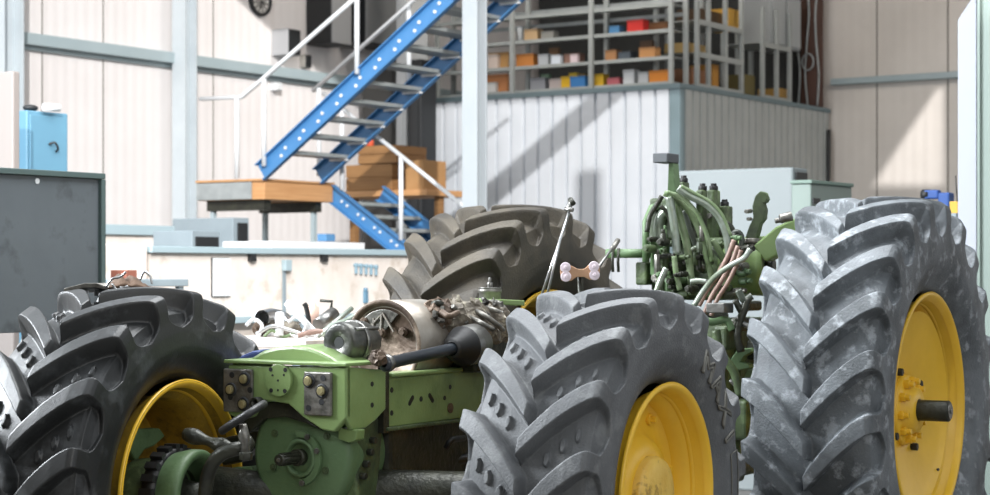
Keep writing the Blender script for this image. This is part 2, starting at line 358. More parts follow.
y2s = siderack('lower grey rack at the far end of the cabin roof', (765, 779, 792), (R_(765, 41, x=CX1)[2], CZ+.07), R_(765, 6, x=CX1)[2])
# stock on the racks: px0, px1, top py, level, colour, material kind, label, category
def carton(px0, px1, py0, lv, col, label, cat='box', name='carton', back=.12, dep=.3, lid=True, grp='stock on the front rack'):
    if back >= .3: back, dep = .27, .06
    elif back == .12 or back == .25: back, dep = (.10, .15)
    else: dep = min(dep, .08); back = min(back, .015)
    y = CY+.08+back; z = LV[lv]+.001; a = R_(px0, py0, y=y); b = R_(px1, py0, y=y); h = max(.05, (a[2]-z)*.78)
    mb = MB().box((a[0], y, z), (b[0], y+dep, z+h)); m = paint(col, .7)
    b0 = base_of(mb); o = link_mesh(name, mb, m, b0, .006); X, Y = from_frame('R', b0[0], b0[1]); o.location = (X, Y, b0[2]); o.rotation_euler = (0, 0, -RA); ORG[o.name] = b0
    o['label'] = label; o['category'] = cat; o['group'] = grp
    if lid and b[0]-a[0] > .09:
        part('tape_strip' if name == 'carton' else 'rim_band', MB().box((a[0]-.001, y-.003, z+h*.82), (b[0]+.001, y+dep+.002, z+h+.003)), paint('%02x%02x%02x' % tuple(int(int(col.strip('#')[i:i+2], 16)*.86) for i in (0, 2, 4)), .6), o)
    return o
for it in [
 (488, 508, 49, 1, '#b58a54', 'brown carton on the middle shelf, left of the first upright'),
 (488, 497, 51, 1, '#c9b9ae', 'small pale carton in front of the brown carton', 'box', 'carton', .02, .09),
 (487, 507, 70, 0, '#b87a4c', 'orange-brown carton on the lowest shelf next to the white column'),
 (487, 495, 80, 0, '#c9c7c4', 'small white tub on the lowest shelf next to the column', 'tub', 'plastic_tub', .01, .1),
 (524, 537, 26.5, 2, '#bfa078', 'tan open carton on the upper shelf of the middle bay'),
 (541, 553, 29.5, 2, '#8b8a84', 'grey flat tray on the upper shelf of the middle bay', 'tray', 'parts_tray'),
 (516, 533, 51, 1, '#c7803e', 'orange carton on the middle shelf of the middle bay'),
 (538, 548, 51.5, 1, '#b9bdc0', 'light grey bin on the middle shelf, right of the orange carton', 'bin', 'parts_bin'),
 (549, 558, 43, 1, '#6f5236', 'tall dark brown carton on the middle shelf', 'box', 'carton', .3),
 (551, 560, 53, 1, '#cfd6de', 'small white-blue bin in front of the tall brown carton', 'bin', 'parts_bin', .05, .18),
 (564, 579, 51.5, 1, '#8c6a5c', 'dull red-brown carton on the middle shelf, centre right'),
 (570, 577, 52.5, 1, '#d8c6ca', 'tiny pinkish box leaning on the red-brown carton', 'box', 'carton', .03, .07),
 (530, 545, 75, 0, '#8f9095', 'grey parts bin on the lowest shelf of the middle bay', 'bin', 'parts_bin'),
 (541, 549, 70, 0, '#7f9c80', 'green-grey canister box behind the grey bin', 'canister', 'canister', .35),
 (549, 561, 76, 0, '#b7aaa6', 'low pale tray on the lowest shelf', 'tray', 'parts_tray'),
 (561, 570, 73.5, 0, '#e2b21f', 'yellow parts bin on the lowest shelf, left of the blue bin', 'bin', 'parts_bin'),
 (569, 577, 68.5, 0, '#e8c63a', 'upright yellow bin standing behind the blue bin', 'bin', 'parts_bin', .4),
 (570, 585, 74, 0, '#3573ad', 'blue parts bin on the lowest shelf beside the upright', 'bin', 'parts_bin', .04, .25),
 (578, 585, 70, 0, '#8b7440', 'olive carton behind the blue bin', 'box', 'carton', .4),
 (609, 619, 24, 2, '#4a80ad', 'blue cloth-covered bin on the upper shelf of the right bay', 'bin', 'parts_bin'),
 (627, 643, 17, 2, '#cc2f28', 'bright red case on the upper shelf', 'case', 'red_case'),
 (648, 666, 20, 2, '#8a5f3c', 'brown carton on the upper shelf behind the red case', 'box', 'carton', .3),
 (605, 616, 47.5, 1, '#b08055', 'small orange-brown carton on the middle shelf of the right bay'),
 (618, 630, 50, 1, '#4d565f', 'dark grey-blue bin on the middle shelf of the right bay', 'bin', 'parts_bin', .25),
 (640, 652, 36, 1, '#5f4630', 'dark carton at the back of the middle shelf, right bay', 'box', 'carton', .4),
 (639, 655, 45, 1, '#c08a55', 'wide tan carton on the middle shelf under the red case'),
 (594, 603, 71, 0, '#dcb02c', 'yellow bin on the lowest shelf right of the second upright', 'bin', 'parts_bin'),
 (607, 619, 76, 0, '#b35f66', 'flat red-pink tray on the lowest shelf', 'tray', 'parts_tray'),
 (623, 634, 66, 0, '#c4c6c8', 'white-grey box file on the lowest shelf', 'box', 'box_file'),
 (638, 648, 69, 0, '#b6b8ba', 'second, lower grey box file on the lowest shelf', 'box', 'box_file'),
 (649, 668, 67.5, 0, '#d3832f', 'wide orange carton on the lowest shelf at the cabin corner'),
]: carton(*it)
# loft items in the side racks
def sidebox(px0, px1, py0, z, col, label, back=.1, name='carton', cat='box'):
    x = CX1-.08-back; a = R_(px0, py0, x=x); b = R_(px1, py0, x=x)
    return single(name, label, cat, MB().box((x-.35, a[1], z+.001), (x, b[1], a[2])), paint(col, .7), group='stock on the side racks', bevel=.006)
sidebox(700, 727, 8, CZ+.9, '#54402c', 'dark brown carton high on the tall side rack', .2)
sidebox(729, 740, 8, CZ+.9, '#c79a3e', 'yellow-tan carton high on the tall side rack')
sidebox(688, 706, 42, LV[0]+.42, '#b0935c', 'tan carton on the middle shelf of the tall side rack')
sidebox(692, 712, 68, CZ+.07, '#8a5f42', 'red-brown carton at the foot of the tall side rack', .15)
sidebox(713, 719, 64, CZ+.07, '#c0893c', 'upright orange carton at the foot of the tall side rack')
sidebox(745, 755, 74, CZ+.016, '#6a6038', 'olive carton standing between the two side racks')
sidebox(780, 788, 88, CZ+.07, '#b08a48', 'small tan carton at the foot of the far side rack')
a = R_(765, 10, x=CX1-.2); b = R_(795, 10, x=CX1-.2)
t = thing('steel_locker', 'pale grey locker standing on the far side rack', 'locker', (CX1-.4, (a[1]+b[1])/2, R_(765, 41, x=CX1)[2]+.001))
zl = R_(765, 41, x=CX1)[2]+.001
part('locker_body', MB().box((CX1-.6, a[1], zl), (CX1-.12, b[1], zl+.75)), paint('#9fa3a4'), t, .01)
for k in (0, 1): part('locker_door', MB().box((CX1-.119, a[1]+.03+k*(b[1]-a[1])/2, zl+.03), (CX1-.1, a[1]+(k+1)*(b[1]-a[1])/2-.02, zl+.72)), paint('#a9adae'), t, .004)
# lamp-like white flask on the upper shelf
q = R_(520, 24, y=CY+.2); mb = MB().lathe([(0, .001), (0, .03), (.1, .03), (.14, .05), (.2, .05), (.22, .001)], (q[0], CY+.2, LV[2]+.001), (0, 0, 1), 16)
single('white_flask', 'white flask standing beside the first upright on the upper shelf', 'flask', mb, paint('#c9cccd'))
# ------------------------------------------------------------------ staircase
YS, SW = 15.2, .95
P0 = Vector(R_(258, 165, y=YS)); P1 = Vector(R_(433, 0, y=YS)); DR = (P1-P0); TOPP = P0+DR*2.75
zL = R_(264, 178.5, y=YS)[2]
xL = R_(264, 178, y=YS)[0]
t = thing('staircase', 'blue steel staircase with grey treads, white handrails and a wooden landing', 'staircase', (xL-.5, YS+.8, 0))
sl = DR.normalized(); upn = Vector((-sl.z, 0, sl.x))
def stringer(a, b, y, up, flip=1, h=.2):
    mb = MB(); off = -up*h/2; A = Vector((a.x, y, a.z))+off; B = Vector((b.x, y, b.z))+off
    mb.bar(A, B, .012, h, up)
    for s_ in (1, -1): mb.bar(A+up*s_*(h/2-.006)+Vector((0, .03*flip, 0)), B+up*s_*(h/2-.006)+Vector((0, .03*flip, 0)), .06, .012, up)
    return part('stringer', mb, M['blue'], t)
near = stringer(P0, TOPP, YS, upn, -1); far = stringer(P0, TOPP, YS+SW, upn, -1)
step = None
q0 = Vector(R_(340, 100, y=YS)); q1 = Vector(R_(359, 82, y=YS)); dstep = (q1-q0).dot(sl); s0 = (q0-P0).dot(sl)
k0 = -int(s0/dstep); n = 0
for k in range(k0, 40):
    d = s0+k*dstep
    if d < .12 or d > (TOPP-P0).length-.1: continue
    c = P0+sl*d-upn*.11
    tr = part('tread', MB().box((c.x-.13, YS+.008, c.z-.02), (c.x+.13, YS+SW-.008, c.z+.02)), M['galv'], t, .004)
    part('tread_bracket', MB().box((c.x-.12, YS+SW-.065, c.z-.045), (c.x+.12, YS+SW-.03, c.z-.021)), M['white'], tr)
    for e in (-.045, .045):
        u = P0+sl*(d+e)-upn*(.1-e*.4)
        part('bolt', MB().cyl((u.x, YS-.02, u.z), (u.x, YS-.006, u.z), .018, 8), M['white'], near)
# landing
xr0 = R_(197, 190, y=YS)[0]; yE = R_(333, 182, x=xL)[1]
zb = R_(264, 202, y=YS)[2]
part('landing_deck', MB().box((xr0, YS+.01, zb+.03), (xL, yE, zL-.025)), M['wood'], t, .006)
part('deck_board', MB().box((xr0-.01, YS-.02, zL-.024), (xL+.02, yE+.01, zL)), M['wood'], t, .004)
part('edge_plate', MB().box((xr0, YS-.012, zb+.035), (xL-.17, YS+.008, zL-.03)), M['galv'], t, .003)
part('under_frame', MB().box((xr0+.05, YS+.1, zb-.08), (xL-.08, YS+.2, zb+.028)).box((xr0+.05, yE-.2, zb-.08), (xL-.08, yE-.1, zb+.028)), M['oily'], t)
for lx, ly in ((xr0+.1, YS+.15), (xL-.15, yE-.15), (xr0+.1, yE-.15)): part('landing_leg', MB().box((lx-.025, ly-.025, 0), (lx+.025, ly+.025, zb-.081)), M['girt'], t)
# lower flight
Y2 = yE+.02
L0 = Vector(R_(333, 183, y=Y2)); L1 = Vector(R_(402, 238, y=Y2)); dl = (L1-L0); k = (L0.z-.05)/(L0.z-L1.z); LE = L0+dl*k; s2 = dl.normalized(); up2 = Vector((-s2.z, 0, s2.x))
if up2.z < 0: up2 = -up2
lo = stringer(L0, LE, Y2, up2, -1, .19); stringer(L0, LE, Y2+SW, up2, -1, .19)
for k in range(1, 15):
    c = L0+s2*(k*.27)-up2*.1
    if c.z < .1: break
    tr = part('tread', MB().box((c.x-.13, Y2+.008, c.z-.02), (c.x+.13, Y2+SW-.008, c.z+.02)), M['galv'], t, .004)
    for e in (-.045, .045):
        u = L0+s2*(k*.27+e)-up2*.1; part('bolt', MB().cyl((u.x, Y2-.02, u.z), (u.x, Y2-.006, u.z), .016, 8), M['white'], lo)
# handrails and posts
def rail(pts, y, r=.024):
    P = [Vector(R_(a, b, y=y)) for a, b in pts]; part('handrail', MB().tube(P, r, 10), M['white'], t); return P
def extend(a, b, k): return (a[0]+(b[0]-a[0])*k, a[1]+(b[1]-a[1])*k)
yr = YS-.045
rail([(200, 99), (242, 97), extend((242, 97), (353, 0), 2.9)], yr)
rail([(313, 91), extend((313, 91), (414, 0), 2.9)], YS+SW+.04)
rail([(323, 93), (462, 205), (560, 284)], Y2-.045)
def post(px, py0, py1, y): a = R_(px, py0, y=y); b = R_(px, py1, y=y); part('rail_post', MB().cyl((a[0], a[1], b[2]), a, .026, 10), M['white'], t)
post(237, 97.5, 178, yr); post(264, 79, 166, yr); post(357, -3, 74, yr); post(448, -80, -12, yr)
post(319, 88, 176, YS+SW+.04); post(409, 5, 80, YS+SW+.04); post(480, -60, 10, YS+SW+.04)
post(342, 109, 190, Y2-.045); post(401, 157, 240, Y2-.045)
# ------------------------------------------------------------------ low partition with cap and the things along it
PX = -10.15
zc = R_(275, 248, x=PX)[2]
ya, yb = R_(150, 250, x=PX)[1], R_(440, 250, x=PX)[1]
t = thing('low_partition', 'long cream low wall with a pale blue-grey cap', 'partition', (PX-.1, (ya+yb)/2, 0))
part('wall_panel', MB().box((PX-.18, ya, 0), (PX, yb, zc-.05)), M['cream'], t, .004)
part('cap', MB().box((PX-.24, ya-.03, zc-.05), (PX+.05, yb, zc)), M['capblue'], t, .006)
for px in (250, 322):
    q = R_(px, 256, x=PX); part('cap_bracket', MB().box((PX+.001, q[1]-.03, zc-.11), (PX+.045, q[1]+.03, zc-.051)), M['dark'], t)
zk = R_(300, 317, x=PX)[2]; part('skirting_ledge', MB().box((PX+.001, ya+.4, zk-.03), (PX+.12, yb-.2, zk+.02)), M['capblue'], t, .004)
yc = R_(98, 250, x=PX)[1]; z2 = R_(140, 244, x=PX)[2]
single('plaster_block', 'white plastered block joining the left end of the low wall', 'block', MB().box((PX-.4, yc, 0), (PX+.02, ya-.04, z2)), M['cream'], bevel=.02)
x2 = -12.2; a = R_(96, 224, x=x2); b = R_(172, 232, x=x2); z3 = a[2]
t = thing('work_counter', 'blue-grey topped counter standing behind the white block', 'counter', (x2-.3, (a[1]+b[1])/2, 0))
part('counter_top', MB().box((x2-.6, a[1], z3-.09), (x2+.04, b[1], z3)), M['capblue'], t, .006)
part('counter_base', MB().box((x2-.56, a[1]+.05, 0), (x2, b[1]-.03, z3-.091)), M['cream'], t, .004)
a = R_(170, 232, x=-11.6); y_ = a[1]
def gbox(name, label, pxs, py, x, dep, m, cat='box', open_=None):
    a = R_(pxs[0], py, x=x); b = R_(pxs[1], py, x=x); t = thing(name, label, cat, (x-dep/2, (a[1]+b[1])/2, 0))
    part('case_body', MB().box((x-dep, a[1], 0), (x, b[1], a[2])), m, t, .008)
    if open_: part('door_panel', MB().box((x+.001, a[1]+(b[1]-a[1])*open_, .1), (x+.015, b[1]-.03, a[2]-.05)), M['dark'], t, .004)
    return t
gbox('metal_cabinet', 'small grey cabinet with dark door just behind the low wall by the wall column', (192, 220), 230.5, -11.0, .45, M['plain_grey'], 'cabinet', .1)
gbox('metal_cabinet', 'taller blue-grey cabinet under the wooden landing', (233, 249), 217.5, -12.4, .8, M['plain_grey'], 'cabinet', .25)
gbox('storage_chest', 'long low white chest behind the low wall, under the stairs', (272, 365), 241, -11.3, .6, M['white'], 'chest')
q = R_(326, 236, x=-11.5); mb = MB().box((q[0]-.06, q[1]-.06, R_(326, 241, x=-11.3)[2]+.001), (q[0]+.05, q[1]+.08, q[2]+.02))
single('blue_carton', 'small blue box standing on the white chest', 'box', mb, paint('#4a78a0'), bevel=.006)
# things hung on the partition
a = R_(212, 258, x=PX+.02); b = R_(230, 296, x=PX+.02)
t = thing('wall_panel_board', 'white upright board with dark edge hung on the low wall', 'board', (PX+.02, (a[1]+b[1])/2, b[2]))
part('board_face', MB().box((PX+.011, a[1]+.015, b[2]), (PX+.03, b[1], a[2])), M['white'], t, .002)
part('board_edge', MB().box((PX+.002, a[1]+.008, b[2]-.006), (PX+.01, b[1]+.004, a[2]+.005)), M['dark'], t)
q = R_(287, 266, x=PX+.02)
t = thing('wall_hook', 'pale blue wall bracket on the low wall with a hanging grey strap', 'bracket', (PX, q[1], q[2]))
part('bracket_plate', MB().box((PX+.001, q[1]-.05, q[2]-.04), (PX+.05, q[1]+.03, q[2]+.05)), M['capblue'], t, .004)
part('strap', MB().box((PX+.01, q[1]-.05, q[2]-.4), (PX+.02, q[1]-.01, q[2]-.041)), M['plain_grey'], t)
for i in range(5):
    q = R_(357+5*i, 268+i*.4, x=PX+.03)
    o = single('hanging_tool', ['first','second','third','fourth','fifth'][i]+' from the left of five small blue tools hung on the low wall', 'tool',
        MB().box((PX+.012, q[1]-.012, q[2]-.05), (PX+.03, q[1]+.012, q[2]+.02)).cyl((PX+.001, q[1], q[2]+.025), (PX+.035, q[1], q[2]+.025), .018, 8), paint('#7f9aa8'), group='blue tools on the low wall', bevel=.003)
q = R_(367, 297, x=PX+.03); single('blue_clip', 'single blue clip lower on the low wall', 'clip', MB().box((PX+.001, q[1]-.02, q[2]-.05), (PX+.03, q[1]+.02, q[2]+.05)).cyl((PX+.015, q[1], q[2]+.05), (PX+.015, q[1], q[2]+.08), .02, 8), paint('#5d7f95'))
# ------------------------------------------------------------------ crates and plant behind the stairs
ycr = Y2+SW+.25
def crate(px0, px1, py0, py1, label, m='crate', y=ycr, dep=.6, z0=None, name='wooden_crate', cat='crate', grp=None):
    a = R_(px0, py0, y=y); b = R_(px1, py1, y=y); z0 = b[2] if z0 is None else z0
    t = thing(name, label, cat, ((a[0]+b[0])/2, y+dep/2, z0), group=grp)
    mb = MB().box((a[0]+.015, y+.015, z0), (b[0]-.015, y+dep, a[2]-.01)); part('crate_core', mb, M[m], t)
    n = max(2, round((a[2]-z0)/.14)); h = (a[2]-z0)/n
    for i in range(n): part('slat', MB().box((a[0], y, z0+i*h+.006), (b[0], y+.014, z0+(i+1)*h-.006)).box((b[0]-.014, y+.014, z0+i*h+.006), (b[0], y+dep, z0+(i+1)*h-.006)), M[m], t, .003)
    return a[2]
zsh = R_(400, 190, y=ycr)[2]
a = R_(330, 190, y=ycr); b = R_(436, 190, y=ycr)
t = thing('plank_shelf', 'plank shelf on posts behind the lower flight', 'shelf', ((a[0]+b[0])/2, ycr+.4, 0))
part('plank', MB().box((a[0], ycr-.05, zsh-.07), (b[0]-.1, ycr+.8, zsh)), M['wood'], t, .004)
for x in (a[0]+.1, b[0]-.2): part('post', MB().box((x-.04, ycr+.3, 0), (x+.04, ycr+.38, zsh-.071)), M['crate'], t)
zt = crate(346, 392, 165, 190, 'wide lower wooden crate behind the staircase', z0=zsh+.001)
crate(358, 396, 146, 165, 'wooden crate stacked on top of the wide crate', z0=zt+.001)
single('cardboard_carton', 'pale cardboard box at the right end of the plank shelf', 'box', MB().box((R_(408, 0, y=ycr+.1)[0], ycr+.05, zsh+.001), (R_(426, 0, y=ycr+.1)[0], ycr+.5, R_(410, 160, y=ycr)[2])), M['card'], bevel=.008)
q = R_(370, 143, y=ycr+.2); 
single('red_can', 'small red can on top of the stacked crate', 'can', MB().cyl((q[0], ycr+.2, R_(366, 146, y=ycr)[2]+.001), (q[0], ycr+.2, R_(366, 139, y=ycr)[2]), .045, 12), paint('#c4502f'))
# heating plant
yh = 20.3
def plant(name, label, cat, px0, px1, py0, py1, m, y=yh, dep=.5, z0=None):
    a = R_(px0, py0, y=y); b = R_(px1, py1, y=y); z0 = b[2] if z0 is None else z0
    t = thing(name, label, cat, ((a[0]+b[0])/2, y+dep/2, z0)); part('casing', MB().box((a[0], y, z0), (b[0], y+dep, a[2])), m, t, .01)
    part('casing_door', MB().box((a[0]+.05, y-.012, z0+.06), (b[0]-.05, y-.001, a[2]-.06)), m, t, .003); return t
plant('heater_cabinet', 'tall dark heating cabinet behind the stairs', 'cabinet', 408, 421, 60, 250, M['dark'], dep=.35, z0=0)
plant('duct_casing', 'pale grey duct casing between stairs and dark heating cabinet', 'duct', 396, 406, -60, 250, paint('#b5b8b9'), z0=0)
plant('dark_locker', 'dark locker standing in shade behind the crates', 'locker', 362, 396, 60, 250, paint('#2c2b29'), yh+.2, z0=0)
def wallbox(name, label, cat, px0, px1, py0, py1, dep, m, m2):
    a = R_(px0, py0, x=WX+dep); b = R_(px1, py1, x=WX+dep)
    t = thing(name, label, cat, (WX, (a[1]+b[1])/2, b[2])); part('housing', MB().box((WX+.002, a[1], b[2]), (WX+dep-.02, b[1], a[2])), m, t, .008)
    part('front_cover', MB().box((WX+dep-.019, a[1]+.01, b[2]+.01), (WX+dep, b[1]-.01, a[2]-.01)), m2, t, .004)
    return t
wallbox('fuse_box', 'grey fuse box with black front on the left wall above the girt', 'fuse box', 289, 301, 28, 56, .3, paint('#a9aaac'), M['dark'])
wallbox('switch_box', 'small dark switch box just above the girt', 'switch box', 306, 312, 54, 68, .12, paint('#8f8c86'), M['dark'])
wallbox('wall_sensor', 'tiny white sensor on the wall below the girt', 'sensor', 277, 283, 82, 91, .12, M['white'], M['white'])
wallbox('wall_heater', 'grey wall heater with dark frame high behind the handrail', 'heater', 332, 352, -25, 46, .45, M['dark'], paint('#9c9d9e'))
wallbox('air_unit', 'wide grey air handling unit high behind the stairs', 'air unit', 366, 402, -25, 48, .5, M['dark'], paint('#8d8e8e'))
# clock
q = R_(259, 1, x=WX); r = 17.0/F*22.4*1.02
t = thing('wall_clock', 'round dark-rimmed wall clock cut by the top edge', 'clock', (WX, q[1], q[2]))
part('clock_face', MB().cyl((WX+.001, q[1], q[2]), (WX+.03, q[1], q[2]), r*.82, 40), paint('#8f8d8a'), t)
part('clock_rim', MB().lathe([(.0, r*.8), (.05, r*.83), (.06, r*.92), (.05, r), (0, r)], (WX+.001, q[1], q[2]), (1, 0, 0), 40), M['dark'], t)
for k in range(12):
    mb = MB(); a = k*math.pi/6; c = Vector((WX+.034, q[1]+math.sin(a)*r*.62, q[2]+math.cos(a)*r*.62)); mb.bar(c-Vector((0, math.sin(a), math.cos(a)))*r*.11, c+Vector((0, math.sin(a), math.cos(a)))*r*.11, r*.09, .004, (1, 0, 0)); part('hour_mark', mb, paint('#e6e4e0'), t)
part('clock_hands', MB().bar((WX+.04, q[1], q[2]), (WX+.04, q[1]+r*.3, q[2]-r*.2), .02, .005, (1, 0, 0)).bar((WX+.046, q[1], q[2]), (WX+.046, q[1]-r*.1, q[2]-r*.5), .015, .004, (1, 0, 0)), M['dark'], t)
# ------------------------------------------------------------------ left foreground furniture
p = R_(103, 172, Z=9.6); bx = p[0]; by1 = p[1]; by0 = R_(-25, 172, x=bx)[1]; bt = R_(50, 170.5, x=bx)[2]; bb = R_(8, 333, x=bx)[2]
t = thing('grey_board_stand', 'large dark grey board with grey-green edging behind the left tyre', 'board', (bx-.05, (by0+by1)/2, 0))
part('board_panel', MB().box((bx-.05, by0, bb), (bx, by1-.03, bt-.03)), M['slate'], t, .003)
part('top_edging', MB().box((bx-.07, by0, bt-.029), (bx+.02, by1, bt)), M['slate_edge'], t, .004)
part('side_edging', MB().box((bx-.07, by1-.029, bb-.02), (bx+.02, by1+.002, bt-.03)), M['slate_edge'], t, .004)
for y in (by0+.1, by1-.05): part('leg', MB().box((bx-.05, y-.03, 0), (bx-.01, y+.03, bb-.021)), M['slate_edge'], t, .003)
q = R_(37, 181, x=bx); part('sticker', MB().cyl((bx+.001, q[1], q[2]), (bx+.004, q[1], q[2]), .014, 12), M['white'], t, label='small white sticker on the board')
c = R_(27, 110, Z=13.5); d = R_(68, 114, x=c[0]); e = R_(15, 109, y=c[1])
t = thing('blue_cabinet', 'tall light blue cabinet standing behind the grey board', 'cabinet', ((c[0]+e[0])/2, (c[1]+d[1])/2, 0))
part('cabinet_body', MB().box((e[0], c[1], 0), (c[0], d[1], c[2])), M['cab_blue'], t, .01)
part('cabinet_door', MB().box((c[0]+.001, c[1]+.02, .1), (c[0]+.014, d[1]-.02, c[2]-.03)), M['cab_blue'], t, .003)
q = R_(53, 147, x=c[0]+.03); part('handle', MB().tube(spline([(q[0]-.01, q[1]-.03, q[2]+.02), (q[0]+.02, q[1], q[2]+.03), (q[0]+.02, q[1]+.03, q[2]-.01), (q[0]-.01, q[1]+.04, q[2]-.03)]), .008, 8), M['dark'], t)
single('paper_roll', 'white crumpled roll on top of the blue cabinet', 'roll', MB().tube([(e[0]+.16, c[1]+.12, c[2]+.028), (e[0]+.2, c[1]+.24, c[2]+.028)], .027, 10), M['white'])
single('dark_glove', 'dark crumpled glove on the blue cabinet corner', 'glove', MB().sphere((e[0]+.05, c[1]+.1, c[2]+.025), .05, 10, (1, 1.3, .5)), M['dark'])
a = R_(-12, 73, Z=12.7); b = R_(13, 73, y=a[1])
single('beige_panel', 'beige cupboard cut by the left edge beside the blue cabinet', 'cupboard', MB().box((a[0], a[1], 0), (b[0], a[1]+.06, a[2])), paint('#857e7a'), bevel=.01)
# small things between the grey board and the white block
q = R_(120, 270, x=PX+.9); zz = R_(120, 279, x=PX+.9)[2]
t = thing('tool_trolley', 'grey tool trolley hidden behind the left front tyre', 'trolley', (PX+.95, q[1], 0))
part('tray_top', MB().box((PX+.7, q[1]-.35, zz-.05), (PX+1.2, q[1]+.35, zz)), M['plain_grey'], t, .006)
for dx in (.74, 1.16):
    for dy in (-.3, .3): part('leg', MB().box((PX+dx-.02, q[1]+dy-.02, 0), (PX+dx+.02, q[1]+dy+.02, zz-.051)), M['plain_grey'], t)
single('red_brown_box', 'small red-brown box standing on the trolley', 'box', MB().box((PX+.85, q[1]-.04, zz+.001), (PX+1.0, q[1]+.06, q[2])), paint('#7d4a3a'), bevel=.004)
mb = MB().lathe([(0, .001), (0, .07), (.16, .075), (.2, .05), (.24, .03), (.26, .001)], (PX+.85, q[1]-.22, zz+.001), (0, 0, 1), 20)
single('metal_jug', 'pale metal jug on the trolley next to the grey board', 'jug', mb, M['steel_bright'])
# ------------------------------------------------------------------ pale machines behind the tractor
my = R_(793, 167, Z=13.2)[1]
a = R_(690, 170, y=my); b = R_(793, 167, y=my)
c = R_(808, 167, x=b[0])
t = thing('machine_housing', 'large pale blue-grey machine housing behind the tractor levers', 'machine', ((a[0]+b[0])/2, my+.5, 0))
part('housing_panel', MB().box((a[0]-.1, my, 0), (b[0], c[1], b[2])), M['pale_machine'], t, .015)
q = R_(795, 172, x=b[0]); q2 = R_(806, 184, x=b[0]); part('vent_slot', MB().box((b[0]+.001, q[1], q2[2]), (b[0]+.012, q2[1], q[2])), M['dark'], t)
a = R_(797, 184, x=b[0]+.06); d = R_(852, 190, x=b[0]+.06)
ex = R_(790, 186, y=a[1])[0]
t = thing('mint_machine', 'lower mint-green machine cover right of the pale housing', 'machine', (b[0]+.5, (a[1]+d[1])/2, 0))
C_ = R_(811, 183.5, Z=12.7); mx = C_[0]; d = R_(852, 188, x=mx)
part('cover_panel', MB().box((mx-.145, C_[1], 0), (mx, d[1], C_[2])), M['mint'], t, .01)
part('top_rim', MB().box((mx-.15, C_[1]-.01, C_[2]+.001), (mx+.01, d[1]+.01, C_[2]+.025)), paint('#75897f'), t, .004)
q = R_(812, 198, x=mx); q2 = R_(819, 204, x=mx); part('vent_slot', MB().box((mx+.001, q[1], q2[2]), (mx+.01, q2[1], q[2])), M['dark'], t)
# shop stand with a power tool at right
q = R_(944, 214, Z=12.5)
t = thing('workshop_stand', 'narrow workshop stand behind the right rear tyre', 'stand', (q[0], q[1], 0))
part('stand_top', MB().box((q[0]-.18, q[1]-.15, q[2]-.04), (q[0]+.14, q[1]+.15, q[2])), M['plain_grey'], t, .004)
part('stand_column', MB().box((q[0]-.06, q[1]-.06, .02), (q[0]+.06, q[1]+.06, q[2]-.041)), M['plain_grey'], t)
part('stand_foot', MB().box((q[0]-.2, q[1]-.18, 0), (q[0]+.2, q[1]+.18, .019)), M['plain_grey'], t)
t = thing('power_tool', 'blue and black power tool with a yellow battery and aerial on the stand', 'power tool', (q[0], q[1], q[2]+.001))
part('tool_body', MB().box((q[0]-.03, q[1]-.04, q[2]+.02), (q[0]+.05, q[1]+.06, q[2]+.14)).box((q[0]-.13, q[1]-.03, q[2]+.1), (q[0]-.03, q[1]+.04, q[2]+.16)), paint('#2c4f8f'), t, .012)
part('tool_head', MB().cyl((q[0]-.15, q[1], q[2]+.13), (q[0]-.1, q[1], q[2]+.13), .035, 12).box((q[0]-.06, q[1]-.03, q[2]+.001), (q[0]+.07, q[1]+.05, q[2]+.02)), M['dark'], t)
part('battery', MB().box((q[0]+.051, q[1]-.04, q[2]+.001), (q[0]+.11, q[1]+.05, q[2]+.08)), paint('#caa13a'), t, .006)
part('aerial', MB().cyl((q[0]+.09, q[1], q[2]+.081), (q[0]+.08, q[1], q[2]+.25), .004, 6), M['dark'], t)
